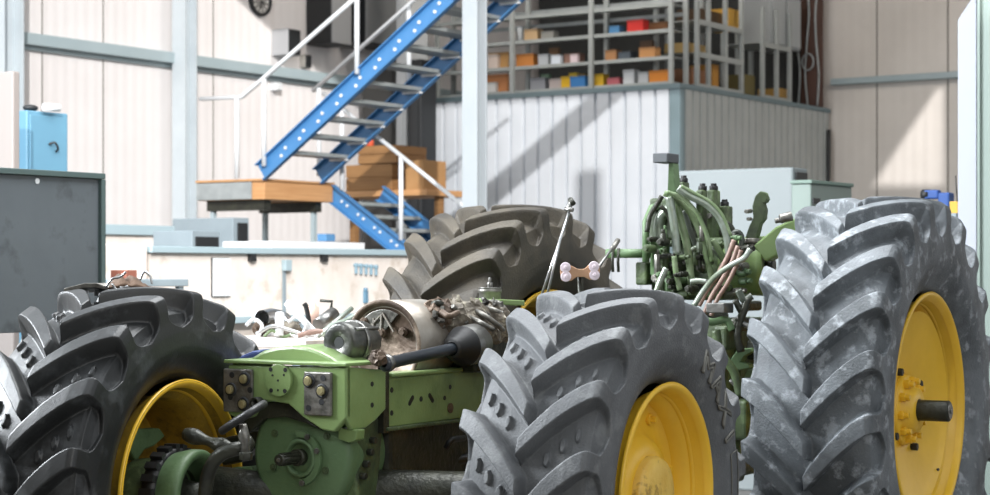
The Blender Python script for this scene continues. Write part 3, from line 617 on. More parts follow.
# ================================================================== TYRES AND WHEELS (local x = axle, pointing outward/right)
def tyre_mesh(name, R, HW, LIP, NL, delta, phase, hmul, mats, studs=False, rows=76, side_amt=0):
    OUT = [(0,0,.940),(.35,.10,.938),(.7,.20,.931),(.93,.262,.920),(1.0,.281,.908),(1.06,.288,.890),(1.2,.291,.855),(1.4,.291,.80),(1.6,.297,.74),(1.8,.297,.68),(2.0,.285,.62),(2.08,.272,.592),(2.1,.264,.588),(2.15,.258,.568),(2.3,.235,.535),(2.4,.225,.525),(2.5,.20,.512)]
    INN = [(0,0,.888),(.35,.098,.886),(.7,.19,.876),(.93,.238,.862),(1.0,.250,.854),(1.06,.259,.845),(1.2,.264,.820),(1.4,.270,.785),(1.52,.280,.758)]
    def prof(ctrl, s):
        c = np.array(ctrl); return np.interp(s, c[:, 0], c[:, 1]), np.interp(s, c[:, 0], c[:, 2])
    s = np.concatenate([np.arange(0, 1.6, .0115), np.linspace(1.6, 2.5, 22)])
    def smooth(x):
        for _ in range(2): x = np.concatenate([x[:1], (x[:-2]+2*x[1:-1]+x[2:])/4, x[-1:]])
        return x
    ao, ro = prof(OUT, s); c = INN+OUT[8:]; ai, ri = prof(c, s); ai, ri = smooth(ai), smooth(ri); ro = smooth(ro); ao = smooth(ao)
    k = (R-LIP)/(.94-.515); kx = HW/.281
    ro = LIP+(ro-.515)*k; ri = LIP+(ri-.515)*k; ri = ro+(ri-ro)*hmul; ao, ai = ao*kx, (ao+(ai-ao)*(.5+.5*hmul))*kx
    S = np.concatenate([-s[:0:-1], s]); sg = np.sign(S)+(S == 0)
    Ao = np.concatenate([-ao[:0:-1], ao]); Ai = np.concatenate([-ai[:0:-1], ai]); Ro = np.concatenate([ro[:0:-1], ro]); Ri = np.concatenate([ri[:0:-1], ri])
    pitch = 2*math.pi/NL; nth = rows*NL; th = np.arange(nth)*2*math.pi/nth
    TH, SS = np.meshgrid(th, S, indexing='ij')
    mask = np.zeros_like(TH); sm = lambda x: np.clip(x, 0, 1)**2*(3-2*np.clip(x, 0, 1))
    for side in (1, -1):
        u = SS*side; uc = np.clip(u, -.2, 1)
        f = np.where(uc > 0, 1-(1-np.clip(uc, 0, 1))**1.38, 1.38*uc)
        fp = np.where(uc > 0, 1.38*(1-np.clip(uc, 0, 1))**.38, 1.38)
        slope = delta*R*fp/HW; cs = 1/np.sqrt(1+slope**2)
        c = phase+delta*f+(0 if side == 1 else pitch/2)
        d = (TH-c+pitch/2) % pitch-pitch/2
        dist = d*R*cs
        wd = .026+.019*np.clip(u, 0, 1)**.8
        wd = wd*(R/.94)**.5
        over = np.clip((u-1.2)/.36, 0, 1); wd = wd+over**4*(pitch*R*.5)       # pocket closes in a U on the sidewall
        edge = .013
        m_ = np.clip((wd+edge/2-np.abs(dist))/edge, 0, 1)
        tip = np.clip((u+.06)/.04, 0, 1)
        m_ = m_*tip; mask = np.maximum(mask, m_)
        if studs:
            for uu, dd in ((.34, .5), (.56, .5), (.78, .5)):
                cc = phase+delta*(1-(1-uu)**1.38)+pitch*dd+(0 if side == 1 else pitch/2)
                e = (TH-cc+pitch/2) % pitch-pitch/2
                q = (e*R/.026)**2+((u-uu)*HW/.011)**2
                mask = np.maximum(mask, .22*sm((1.25-q)/.5))
    aS = np.abs(S); Ao = Ao+np.sign(S)*.0016*((np.sin(aS*150) > .2) & (aS > 1.80) & (aS < 1.97))
    A = Ai+(Ao-Ai)*mask; Rr = Ri+(Ro-Ri)*mask
    # cooling ribs on the sidewall
    V = np.stack([A, -Rr*np.cos(TH), Rr*np.sin(TH)], -1).reshape(-1, 3)
    ns = len(S); i, j = np.meshgrid(np.arange(nth), np.arange(ns-1), indexing='ij'); i2 = (i+1) % nth
    Q = np.stack([i*ns+j, i*ns+j+1, i2*ns+j+1, i2*ns+j], -1).reshape(-1, 4)
    me = bpy.data.meshes.new(name); me.vertices.add(len(V)); me.vertices.foreach_set('co', V.ravel())
    me.loops.add(Q.size); me.loops.foreach_set('vertex_index', Q.ravel().astype(np.int32))
    me.polygons.add(len(Q)); me.polygons.foreach_set('loop_start', (np.arange(len(Q))*4).astype(np.int32))
    me.polygons.foreach_set('use_smooth', np.ones(len(Q), bool)); me.update(calc_edges=True)
    me.materials.append(mats); me.validate(); return me
TR_, TF_ = .94, .745
t_rear = tyre_mesh('rear_tire', TR_, .275, .515, 22, .265, math.radians(1.5), 1.35, M['rubber_rear'])
t_front = tyre_mesh('front_tire', TF_, .245, .408, 18, .30, math.radians(-1.5), 1.6, M['rubber'], studs=True)
def child(name, mb, mt, par, bevel=0, label=None):
    o = link_mesh(name, mb, mt, (0, 0, 0), bevel, par)
    if label: o['label'] = label
    return o
tractor = thing('tractor', 'stripped green tractor chassis standing on four large cleated wheels with yellow rims', 'tractor', (0, 0, 0), 'T')
def wheel(X, Y, z, heading, lip, lw, sgn, tmesh, tmat, kind, steel):
    """sgn +1: dish faces +x"""
    x, y = to_frame('T', X, Y); rot = TA-math.radians(heading-90)   # own x axis points at the heading
    g = lip/.408; w_ = lw
    P = [(w_-.006, lip), (w_+.004, lip+.004), (w_+.008, lip-.008), (w_, lip-.018), (w_-.02, lip-.026*g), (w_-.055, lip-.033*g), (w_-.068, lip-.038*g), (w_-.085, lip-.062*g), (.05, lip-.066*g), (-.05, lip-.066*g), (-w_+.085, lip-.062*g), (-w_+.068, lip-.038*g), (-w_+.055, lip-.033*g), (-w_+.02, lip-.026*g), (-w_, lip-.018), (-w_-.008, lip-.008), (-w_-.004, lip+.004), (-w_+.006, lip)]
    if sgn < 0: P = [(-a, b) for a, b in P]
    mb = MB().lathe(P, (0, 0, 0), (1, 0, 0), 96)
    P2 = [(a, b+.006) if 1 < i < len(P)-2 else (a, b) for i, (a, b) in enumerate(P)]
    mb.lathe(P2, (0, 0, 0), (1, 0, 0), 96)
    rim = link_mesh('wheel_rim', mb, steel, (0, 0, 0), 0, tractor); rim.location = (x, y, z); rim.rotation_euler = (0, 0, rot)
    t = bpy.data.objects.new('tire', tmesh.copy() if tmat else tmesh); COL.objects.link(t); t.parent = rim
    if tmat: t.data.materials[0] = tmat
    ri = lip-.066*g+.002; s = sgn
    if kind == 'front':
        D = [(w_-.13, ri), (w_-.145, ri-.02), (w_-.15, ri-.05), (w_-.12, ri-.12), (w_-.085, .20), (w_-.075, .155), (w_-.075, .05), (w_-.085, .155), (w_-.165, ri-.05), (w_-.15, ri)]
        child('wheel_disc', MB().lathe([(a*s, b) for a, b in D], (0, 0, 0), (1, 0, 0), 72), steel, rim)
        H = [(w_-.13, .15), (w_-.055, .148), (w_-.035, .138), (w_-.03, .10), (w_-.025, .06), (w_-.022, .001)]
        child('hub', MB().lathe([(a*s, b) for a, b in H], (0, 0, 0), (1, 0, 0), 48), M['yellow_pale'], rim, label='worn pale yellow planetary hub')
        for i in range(8):
            a = 2*math.pi*(i+.3)/8; r = ri-.035; c = (math.cos(a)*r, math.sin(a)*r)
            child('rim_bolt', MB().cyl(((w_-.15)*s, c[0], c[1]), ((w_-.115)*s, c[0], c[1]), .013, 6).cyl(((w_-.15)*s, c[0], c[1]), ((w_-.135)*s, c[0], c[1]), .021, 12), steel, rim, .001)
    else:
        D = [(w_-.05, ri), (w_-.062, ri-.02), (w_-.075, ri-.05), (w_-.095, .30), (w_-.115, .20), (w_-.12, .05), (w_-.135, .20), (w_-.12, .30), (w_-.1, ri-.05), (w_-.075, ri)]
        child('wheel_disc', MB().lathe([(a*s, b) for a, b in D], (0, 0, 0), (1, 0, 0), 72), steel, rim)
        H = [(w_-.125, .155), (w_-.10, .155), (w_-.095, .145), (w_-.09, .11), (w_-.05, .095), (w_-.045, .05)]
        child('hub', MB().lathe([(a*s, b) for a, b in H], (0, 0, 0), (1, 0, 0), 48), steel, rim, .0)
        for i in range(10):
            a = 2*math.pi*(i+.2)/10; c = (math.cos(a)*.128, math.sin(a)*.128)
            child('wheel_nut', MB().cyl(((w_-.098)*s, c[0], c[1]), ((w_-.05)*s, c[0], c[1]), .0135, 8).cyl(((w_-.098)*s, c[0], c[1]), ((w_-.07)*s, c[0], c[1]), .021, 6), steel, rim, .002)
        for i in range(4):
            a = 2*math.pi*(i+.35)/4; c = (math.cos(a)*.2, math.sin(a)*.2)
            child('dark_bolt', MB().cyl(((w_-.118)*s, c[0], c[1]), ((w_-.085)*s, c[0], c[1]), .018, 6), M['dark'], rim, .002)
        child('axle_shaft', MB().lathe([((w_-.1)*s, .046), ((w_+.085)*s, .046), ((w_+.09)*s, .042), ((w_+.09)*s, .001)], (0, 0, 0), (1, 0, 0), 32), M['oily'], rim, label='black axle shaft end')
        child('shaft_cap', MB().cyl(((w_+.0905)*s, 0, 0), ((w_+.095)*s, 0, 0), .034, 24).cyl(((w_+.095)*s, 0, 0), ((w_+.1)*s, 0, 0), .01, 12), M['steel'], rim, .001)
    for e in (1, -1):
        child('rim_flange', MB().lathe([((w_-.006)*e, lip+.001), ((w_+.005)*e, lip+.005), ((w_+.0095)*e, lip-.008), ((w_+.0012)*e, lip-.0195), ((w_-.02)*e, lip-.0275*g)], (0, 0, 0), (1, 0, 0), 96), M['yellow'], rim)
        child('rim_bead', MB().lathe([((w_-.054)*e, lip-.0345*g), ((w_-.060)*e, lip-.041*g), ((w_-.069)*e, lip-.0395*g)], (0, 0, 0), (1, 0, 0), 96), M['yellow'], rim)
    # valve stem
    child('valve_stem', MB().cyl(((w_-.1)*s, ri*.72, -ri*.69), ((w_-.05)*s, ri*.70, -ri*.66), .006, 8), M['black'], rim)
    return rim
w2 = wheel(.41, 6.83, .745, 118.5, .408, .23, 1, t_front, None, 'front', M['yellow'])
w1 = wheel(-1.33, 6.90, .75, 112.6, .408, .23, -1, t_front, M['rubber_dark'], 'front', M['yellow_dirty'])
w4 = wheel(1.695, 8.42, .94, 120, .515, .235, 1, t_rear, None, 'rear', M['yellow'])
w3 = wheel(.06, 9.42, .94, 120, .515, .235, -1, t_rear, M['rubber_brown'], 'rear', M['yellow_dirty'])
# raised tyre lettering on the near front tyre, bent round the sidewall
def letters(txt, par, r, a0, step, size, x):
    for i, ch in enumerate(txt):
        cu = bpy.data.curves.new('letter', 'FONT'); cu.body = ch; cu.size = size; cu.align_x = 'CENTER'; cu.extrude = .002; cu.resolution_u = 3; cu.fill_mode = 'NONE'; cu.bevel_depth = .0035; cu.bevel_resolution = 0
        tmp = bpy.data.objects.new('letter', cu); COL.objects.link(tmp); dg = bpy.context.evaluated_depsgraph_get(); dg.update()
        me = bpy.data.meshes.new_from_object(tmp.evaluated_get(dg)); bpy.data.objects.remove(tmp)
        a = math.radians(a0-i*step)
        for v in me.vertices:
            u, h, d = v.co.x*1.15, v.co.y, v.co.z
            aa = a-u/r; rr = r+h; v.co = (x(rr)+d, rr*math.cos(aa), rr*math.sin(aa))
        o = bpy.data.objects.new('tyre_letter', me); COL.objects.link(o); me.materials.clear(); me.materials.append(M['text']); o.parent = par; o['label'] = 'raised letter '+ch+' on the sidewall'
xs = lambda r: float(np.interp(r, [.47, .49, .53, .58, .63], [.252, .26, .2605, .2605, .256]))
letters('MAXI', w2, .505, 56, 12.2, .12, xs)
mb = MB(); 
for i in range(9):
    a = math.radians(8-i*2.2); mb.box((.258, 0, 0), (.2625, .001, .001))
mb = MB()
for r, dr in ((.535, .004), (.605, .004)):
    mb.tube([(xs(r)+.001, r*math.cos(a), r*math.sin(a)) for a in [math.radians(12-k*2) for k in range(14)]], .0025, 6)
mb.tube([(xs(.54), .535*math.cos(math.radians(12)), .535*math.sin(math.radians(12))), (xs(.6), .605*math.cos(math.radians(12)), .605*math.sin(math.radians(12)))], .0025, 6)
o = child('size_panel', mb, M['text'], w2)
# ================================================================== TRACTOR BODY (tractor frame: y runs to the rear, x to the right-hand wheel)
tp = lambda n, mb, m, bevel=0.0, label=None, par=None: part(n, mb, m, par or tractor, bevel, label)
FY = -.72
def planeM(y): return Matrix(((1, 0, 0, 0), (0, 0, 1, y), (0, 1, 0, 0), (0, 0, 0, 1)))
def fpoly(mb, pts, y, dep):
    P = [T_(a, b, y=y) for a, b in pts]; return mb.prism([(p[0], p[2]) for p in P], dep, planeM(y))
def spoly(mb, pts, x, dep):
    P = [T_(a, b, x=x) for a, b in pts]; Mx = Matrix(((0, 0, -1, x), (1, 0, 0, 0), (0, 1, 0, 0), (0, 0, 0, 1)))
    return mb.prism([(p[1], p[2]) for p in P], dep, Mx)
XR = T_(346, 366, y=FY)[0]; XL = T_(227, 362, y=FY)[0]; ZT = T_(290, 363, y=FY)[2]
YB = T_(386, 370, x=XR)[1]
tp('front_plate', fpoly(MB(), [(228,365),(346,367),(346,418),(334,432),(322,430),(304,418),(288,404),(262,400),(252,417),(240,420),(228,414)], FY, .03), M['green'], .006)
tp('top_plate', MB().box((XL-.006, FY-.012, ZT-.006), (XR+.008, YB, ZT+.006)), M['green'], .003)
tp('side_plate', spoly(MB(), [(347,367),(386,370),(386,409),(376,420),(366,428),(352,430),(347,420)], XR, .02), M['green'], .005)
tp('side_plate', MB().box((XL, FY+.031, ZT-.2), (XL+.02, YB, ZT-.007)), M['green'], .004)
mb = MB(); fpoly(mb, [(338,428),(357,430),(356,440),(349,443),(338,439)], FY+.04, .05); tp('lug_bracket', mb, M['green'], .004)
def hole(p, par, r=.009, ax='x', m='dark'):
    d = (1, 0, 0) if ax == 'x' else (0, -1, 0); p = Vector(p)
    return part('bolt_hole', MB().cyl(p-Vector(d)*.002, p+Vector(d)*.0015, r, 16), M[m], par)
for px, py in ((372, 384), (372, 405)): hole(T_(px, py, x=XR), tractor)
# mounting plates with bolts
def mplate(px0, px1, py0, py1, bolts, holes):
    a = T_(px0, py0, y=FY-.014); b = T_(px1, py1, y=FY-.014)
    o = tp('mounting_plate', MB().box((a[0], FY-.014, b[2]), (b[0], FY-.001, a[2])), M['steel_dark'], .005)
    for px, py in bolts:
        c = Vector(T_(px, py, y=FY-.014)); part('plate_bolt', MB().cyl(c, c-Vector((0, .012, 0)), .0155, 24).cyl(c-Vector((0, .012, 0)), c-Vector((0, .014, 0)), .012, 6), M['bolt'], o, .001)
        part('bolt_washer', MB().lathe([(-.001, .0155), (-.005, .017), (-.005, .024), (0, .026)], c, (0, 1, 0), 24), M['dark'], o)
    for px, py in holes: hole(T_(px, py, y=FY-.014), o, .011, 'y')
mplate(223, 252, 368.5, 413, [(244.5, 379), (231, 389.5), (243.5, 404)], [(232, 375), (230.5, 397), (250, 390)])
mplate(303.5, 331, 371.5, 416.5, [(309, 381), (322, 391)], [(323, 378), (321.5, 402), (308.5, 408)])
c = Vector(T_(278, 380.5, y=FY-.016)); o = tp('round_flange', MB().cyl(c+Vector((0, .016, 0)), c, .057, 40), M['green'], .002)
for dx, dz in ((-.032, .038), (.032, .038), (-.03, -.036), (.03, -.036), (0, 0), (0, -.034), (-.024, .018), (.026, .02)):
    part('flange_hole', MB().cyl(c+Vector((dx, .0, dz)), c+Vector((dx, -.0015, dz)), .008 if abs(dz) > .033 and dx else .004, 12), M['dark'], o)
fpo = fpoly(MB(), [(256,402),(288,402),(306,418),(322,431),(304,423),(284,417),(264,419),(250,432),(244,420)], -.69, .03); tp('dark_recess', fpo, M['oily'], .006)  # dark plate drawn for the shade in the recess under the front plate
c = Vector(T_(263, 402, y=FY+.02)); tp('pipe_boss', MB().lathe([(0, .02), (-.05, .02), (-.05, .012), (0, .012)], c, (0, 1, 0), 20), M['oily'])
# front drive housing and power take-off
c = Vector(T_(301, 455, y=-.66)); o = tp('front_housing', MB().lathe([(.5, .15), (.12, .20), (.03, .212), (0, .205), (-.004, .19), (-.004, .001)], c, (0, 1, 0), 64), M['green_dull'])
for px, py in ((275, 433), (327, 436), (273.5, 467), (325.5, 470.5)):
    b = Vector(T_(px, py, y=-.667)); part('housing_bolt', MB().cyl(b+Vector((0, .006, 0)), b-Vector((0, .004, 0)), .013, 16).cyl(b, b-Vector((0, .008, 0)), .006, 6), M['green_dirty'], o)
c2 = Vector(T_(301, 458, y=-.67))
part('seal_ring', MB().lathe([(.004, .052), (-.012, .054), (-.014, .066), (-.004, .070), (.004, .072)], c2, (0, 1, 0), 48), M['green_dull'], o)
mb = MB()
pts = []
for k in range(15):
    a = math.radians(100-k*13.5); pts.append((c2.x+.098*math.cos(a)*.95, c2.z+.098*math.sin(a)))
for k in range(14, -1, -1):
    a = math.radians(100-k*13.5); pts.append((c2.x+.074*math.cos(a)*.95, c2.z+.074*math.sin(a)))
mb.prism(pts, .014, planeM(-.684)); part('clamp_segment', mb, M['green_dull'], o, .002)
for a in (62, -78, 20): 
    q = (c2.x+.088*math.cos(math.radians(a)), -.684, c2.z+.088*math.sin(math.radians(a))); part('clamp_bolt', MB().cyl(q, (q[0], q[1]-.01, q[2]), .011, 6), M['steel_dark'], o, .001)
sh = Vector(T_(301, 457, y=-.67)); mb = MB().cyl(sh, sh-Vector((0, .03, 0)), .03, 24).cyl(sh, sh-Vector((0, .13, 0)), .019, 24)
for k in range(10):
    a = 2*math.pi*k/10; mb.bar(sh+Vector((math.cos(a)*.02, -.03, math.sin(a)*.02)), sh+Vector((math.cos(a)*.02, -.12, math.sin(a)*.02)), .005, .006, (math.cos(a), 0, math.sin(a)))
part('splined_shaft', mb, M['oily'], o)
part('shaft_tip', MB().cyl(sh-Vector((0, .1301, 0)), sh-Vector((0, .132, 0)), .008, 12), M['steel'], o)
# dark side casting below the plates
mb = MB(); spoly(mb, [(357,432),(384,412),(381,460),(376,505),(357,505)], XR-.035, .1); tp('side_casting', mb, M['green_dirty'], .01)
mb = MB(); spoly(mb, [(384,430),(424,424),(428,505),(372,505),(378,465)], XR-.09, .12); tp('sump', mb, M['green_dirty'], .015)
mb = MB(); spoly(mb, [(407,428),(423,426),(424,462),(411,464)], XR-.08, .02); tp('sump_rib', mb, M['green_dull'], .004)
mb = MB(); spoly(mb, [(425,470),(456,476),(470,520),(428,520)], XR-.02, .1); tp('axle_casting', mb, M['green'], .015)
for k, (px, py) in enumerate(((372, 440), (369, 452), (365, 464), (362, 476))):
    q = T_(px, py, x=XR-.03); tp('casting_bolt', MB().cyl((XR-.036, q[1], q[2]), (XR-.012, q[1], q[2]), .013, 6), M['oily'], .002)
# frame rails
XRL = XR-.016
zt_ = T_(389, 377.5, x=XRL)[2]; zb_ = T_(389, 427, x=XRL)[2]; y0 = T_(388.5, 400, x=XRL)[1]
def rail_(x, s, lab=None):
    o = tp('frame_rail', MB().box((x-.012*s, y0, zb_), (x, 1.5, zt_)), M['green'], .003)
    part('rail_flange', MB().box((x-.06*s, y0, zt_+.0005), (x+.018*s, 1.5, zt_+.016)), M['green'], o, .005)
    part('rail_flange', MB().box((x-.06*s, y0-.02, zb_-.014), (x+.014*s, 1.5, zb_-.0005)), M['green_dirty'], o, .004)
    return o
rr = rail_(XRL, 1); rail_(XL+.02, -1)
tp('joint_strip', MB().box((XRL-.02, YB+.002, zb_-.02), (XRL+.004, y0-.001, ZT-.02)), M['oily'])
for px, py, r in ((391.6,390,.010),(391.6,413,.010),(421,399,.010),(444.5,398,.009),(450,387,.009)): hole(T_(px, py, x=XRL), rr, r)
for px, py, sl_ in ((411, 400.5, -1), (431, 398, 1)):
    q = T_(px, py, x=XRL); mb = MB(); d = Vector((0, .010*-sl_, .010))
    mb.tube([Vector((XRL-.001, q[1], q[2]))-d, Vector((XRL+.0012, q[1], q[2]))-d], .009, 12).tube([Vector((XRL-.001, q[1], q[2]))+d, Vector((XRL+.0012, q[1], q[2]))+d], .009, 12)
    mb.bar(Vector((XRL, q[1], q[2]))-d, Vector((XRL, q[1], q[2]))+d, .0024, .018, (0, 1, sl_)); part('slot_hole', mb, M['dark'], rr)
q = T_(450, 408, x=XRL); part('rusty_plug', MB().cyl((XRL, q[1], q[2]), (XRL+.004, q[1], q[2]), .019, 20).cyl((XRL+.004, q[1], q[2]), (XRL+.007, q[1], q[2]), .01, 6), M['rust'], rr)
# engine / centre body between the rails
tp('engine_block', MB().box((-.2, -.40, .62), (.2, 1.45, zt_-.005)), M['oily'], .02)
tp('gearbox', MB().box((-.2, 1.46, .55), (.42, 2.3, 1.22)).box((-.1, 1.5, 1.221), (.36, 2.25, 1.36)), M['green_dirty'], .02)
# arched cover on the nose
mb = MB(); fpoly(mb, [(246,364),(252,357),(262,351),(276,347),(292,345.5),(306,347),(318,351),(330,357),(342,366)], -.66, .2); tp('arched_cover', mb, M['green'], .012)
mb = MB(); fpoly(mb, [(232,363),(240,356),(252,351),(264,349),(258,357),(250,363)], -.5, .1); tp('arched_cover', mb, paint('#5f6fa8', .3), .01, 'curved cover edge with its blue-white highlight painted in')  # blue piece paints the highlight along the cover edge
q = Vector(T_(324, 356, y=-.60)); tp('filler_cap', MB().cyl(q-Vector((0, 0, .03)), q, .022, 20).cyl(q, q+Vector((0, 0, .008)), .03, 20), M['green'], .002)
# front axle
A1 = Vector((-.632, -.855, .75)); A2 = Vector((.89, -.01, .745)); ax = (A2-A1).normalized()
tp('front_axle', MB().tube([A1+ax*.28, A1+ax*.5, A1+ax*.75, A2-ax*.45, A2-ax*.2], [.10, .075, .09, .08, .10], 20), M['oily'])
axw = Vector((math.cos(math.radians(8.4)), math.sin(math.radians(8.4)), 0))
kc = A1+axw*.235
o = tp('steering_knuckle', MB().lathe([(-.12, .10), (-.03, .15), (.03, .163), (.06, .163), (.07, .155), (.07, .135), (.03, .125), (-.02, .12), (-.03, .001)], kc, axw, 48), M['green_dull'])
part('knuckle_core', MB().lathe([(-.028, .118), (-.02, .06), (.03, .05), (.10, .04), (.10, .001)], kc, axw, 32), M['oily'], o)
mb = MB()
for k in range(22):
    a = 2*math.pi*k/22; u = Vector((0, 0, 1)); v = axw.cross(u); d = u*math.cos(a)+v*math.sin(a); c = kc-axw*.05+d*.165; mb.bar(c-d*.02, c+d*.015, .026, .05, axw)
part('brake_ring', mb.lathe([(.0, .14), (.0, .165), (.05, .165), (.05, .14)], kc-axw*.075, axw, 48), M['black'], o)
part('inner_hub', MB().lathe([(-.2, .12), (-.12, .13), (-.06, .10), (0, .09)], kc, axw, 40), M['green_dirty'], o)
mb = MB(); c = A1+axw*.16
spoly(mb, [(133,428),(150,429),(160,428),(166,436),(155,446),(145,450),(137,462),(129,448)], -.60, .05); part('knuckle_plate', mb, M['green_dull'], o, .008)
mb = MB(); P = [T_(a, b, Z=z) for a, b, z in ((186,434,6.5),(205,440,6.45),(222,446,6.42),(238,448,6.4),(252,440,6.42))]; tp('steering_arm', mb.tube(spline(P), [.022+.006*math.sin(i*.5) for i in range(33)], 12), M['oily'])
P = [T_(a, b, Z=z) for a, b, z in ((204,505,6.42),(208,474,6.4),(219,456,6.38),(236,449,6.38),(248,450,6.4))]; tp('hydraulic_hose', MB().tube(spline(P), .024, 12), M['oily'])
P = [T_(a, b, Z=z) for a, b, z in ((264,404,6.45),(259,407,6.38),(248,414,6.33),(232,424,6.36),(222,431,6.42))]; tp('link_arm', MB().tube(spline(P), .014, 10), M['black'])
a = T_(243, 424, Z=6.36); b = T_(246, 459, Z=6.36); o = tp('ball_joint', MB().tube([a, T_(244, 436, Z=6.36), T_(245, 444, Z=6.36), b], [.012, .02, .014, .018], 12), M['steel_dark'])
part('joint_nut', MB().cyl(T_(246, 452, Z=6.345), T_(246, 460, Z=6.345), .023, 6), M['oily'], o, .002)
mb = MB(); fpoly(mb, [(229,468),(252,466),(262,510),(226,510)], -.62, .05); tp('axle_bracket', mb, M['green_dull'], .01)
tp('joint_shield', fpoly(MB(), [(213,444),(226,437),(258,430),(262,440),(240,462),(222,466)], -.60, .06), M['oily'], .01)
# dark hoses, pipes below the right rail
for i, (pts, r, m) in enumerate(([((418,436,7.3),(430,447,7.2),(444,450,7.25),(462,440,7.4)), .01, 'hose_grey'], [((420,452,7.3),(440,462,7.25),(470,458,7.3)), .02, 'black'], [((428,430,7.4),(436,455,7.3),(450,470,7.25)), .012, 'hose'], [((446,448,7.1),(452,440,7.1),(464,438,7.2)), .012, 'black'])):
    tp('pipe', MB().tube(spline([T_(*p[:2], Z=p[2]) for p in pts]), r, 8), M[m])
q = Vector(T_(428, 447, Z=7.3)); tp('valve_body', MB().cbox(q, (.1, .08, .07)), M['steel_dark'], .01)
M['motor'] = mat('dark_motor_metal', '#3f403e', .35, .6, '#66655f', 12, .8, .25, 60)
# ---- components laid in the engine bay (still fixed to the chassis)
c = Vector(T_(339, 342.5, Z=6.78)); d = Vector((.05, 1, 0)).normalized()
o = tp('starter_motor', MB().lathe([(0, .022), (-.002, .024), (-.004, .06), (0, .070), (.02, .074), (.13, .074), (.14, .062), (.17, .06), (.18, .05), (.18, .001)], c, d, 36), M['motor'])
part('shaft_bore', MB().cyl(c+d*.012, c-d*.001, .021, 20), M['dark'], o)
for a in (40, 140, 250): 
    e = c+Vector((math.cos(math.radians(a))*.074, .02, math.sin(math.radians(a))*.074)); part('tie_rod', MB().cyl(e, e+d*.13, .007, 8), M['steel'], o)
part('cable_clamp', MB().lathe([(.07, .0745), (.07, .079), (.09, .079), (.09, .0745)], c, d, 36), M['steel'], o)
tp('motor_cradle', MB().box((c.x-.05, c.y+.02, ZT+.004), (c.x+.05, c.y+.14, c.z-.066)), M['oily'], .006)
c = Vector(T_(384, 345, Z=7.08)); TL = .25; RT = .168
o = tp('fluid_tank', MB().lathe([(.006, .001), (.006, RT-.03), (.0, RT-.022), (-.006, RT-.008), (.0, RT), (TL-.01, RT), (TL, RT-.01), (TL+.015, RT-.06), (TL+.02, .001)], c, (0, 1, 0), 64), M['tank'])
part('tank_end', MB().lathe([(.004, .001), (.004, RT-.026), (-.008, RT-.016), (-.011, RT-.005), (-.008, RT+.0015)], c, (0, 1, 0), 64), M['rust'], o, 0, 'rusty brown end of the tank')
cr = [(c.x+(RT-.035)*math.cos(math.radians(a)), c.z+(RT-.035)*math.sin(math.radians(a))) for a in range(60, 200, 10)]+[(c.x-.02+.05*math.cos(math.radians(a)), c.z+.0+.05*math.sin(math.radians(a))) for a in range(200, 50, -15)]
mb = MB().prism(cr, .006, planeM(c.y-.006)); part('recess_plate', mb, M['steel_dark'], o, .002)
for a, b in (((-.01, .11), (-.09, .04)), ((.0, .12), (.05, .05)), ((-.04, .10), (-.05, .0)), ((-.005, .115), (-.01, .02))):
    part('recess_rib', MB().bar((c.x+a[0], c.y-.009, c.z+a[1]), (c.x+b[0], c.y-.009, c.z+b[1]), .006, .008, (0, 1, 0)), M['tank'], o)
for dx, dz in ((-.085, .085), (-.005, .045), (.09, .05)): part('tank_bolt', MB().cyl((c.x+dx, c.y, c.z+dz), (c.x+dx, c.y-.02, c.z+dz), .013, 6).cyl((c.x+dx, c.y, c.z+dz), (c.x+dx, c.y-.012, c.z+dz), .018, 16), M['rust'], o, .001)
tp('tank_saddle', MB().box((c.x-.08, c.y+.03, zt_-.004), (c.x+.08, c.y+TL-.03, c.z-RT+.02)), M['oily'], .006)
# drive shaft with rubber boot
a = Vector(T_(384, 364, Z=6.62)); b = Vector(T_(453, 348.5, Z=7.02)); d = (b-a).normalized()
o = tp('drive_shaft', MB().lathe([(0, .012), (.005, .026), (.03, .028), (.035, .022), ((b-a).length, .021)], a, d, 24), paint('#2b3036', .3))
part('shaft_collar', MB().lathe([(.008, .0275), (.012, .031), (.028, .031), (.032, .0275)], a, d, 24), M['steel'], o)
L = (b-a).length; prof = []
for k in range(5): prof += [(L-.01+k*.018, .026+k*.007), (L-.003+k*.018, .044+k*.008)]
prof += [(L+.09, .072), (L+.10, .074), (L+.16, .074), (L+.165, .06), (L+.2, .055), (L+.2, .001)]
part('rubber_boot', MB().lathe(prof[:11], a, d, 32), M['black'], o)
part('joint_cup', MB().lathe([(L+.078, .0745), (L+.10, .0755), (L+.16, .0755), (L+.165, .06), (L+.2, .055), (L+.2, .001)], a, d, 32), M['steel'], o)
def lumpy(mb, c, r, sc_=(1, 1, 1), seed=0, n=18):
    rnd = random.Random(seed); ks = [(rnd.uniform(3, 9), rnd.uniform(3, 9), rnd.uniform(0, 6), rnd.uniform(.04, .13)) for _ in range(5)]
    m = n//2; vs = []; fs = []
    for i in range(m+1):
        for k in range(n):
            p = math.pi*i/m; t_ = 2*math.pi*k/n; q = 1+sum(A*math.sin(f1*p+o_)*math.sin(round(f2)*t_+o_) for f1, f2, o_, A in ks)
            vs.append((c[0]+r*sc_[0]*q*math.sin(p)*math.cos(t_), c[1]+r*sc_[1]*q*math.sin(p)*math.sin(t_), c[2]+r*sc_[2]*q*math.cos(p)))
    for i in range(m):
        for k in range(n): fs.append((i*n+k, (i+1)*n+k, (i+1)*n+(k+1)%n, i*n+(k+1)%n))
    return mb.add(vs, fs, False)
mb = MB(); lumpy(mb, T_(378, 358, Z=6.62), .028, (1.2, 1, 1), 3); tp('rusty_knuckle', mb, M['rust'], .003)
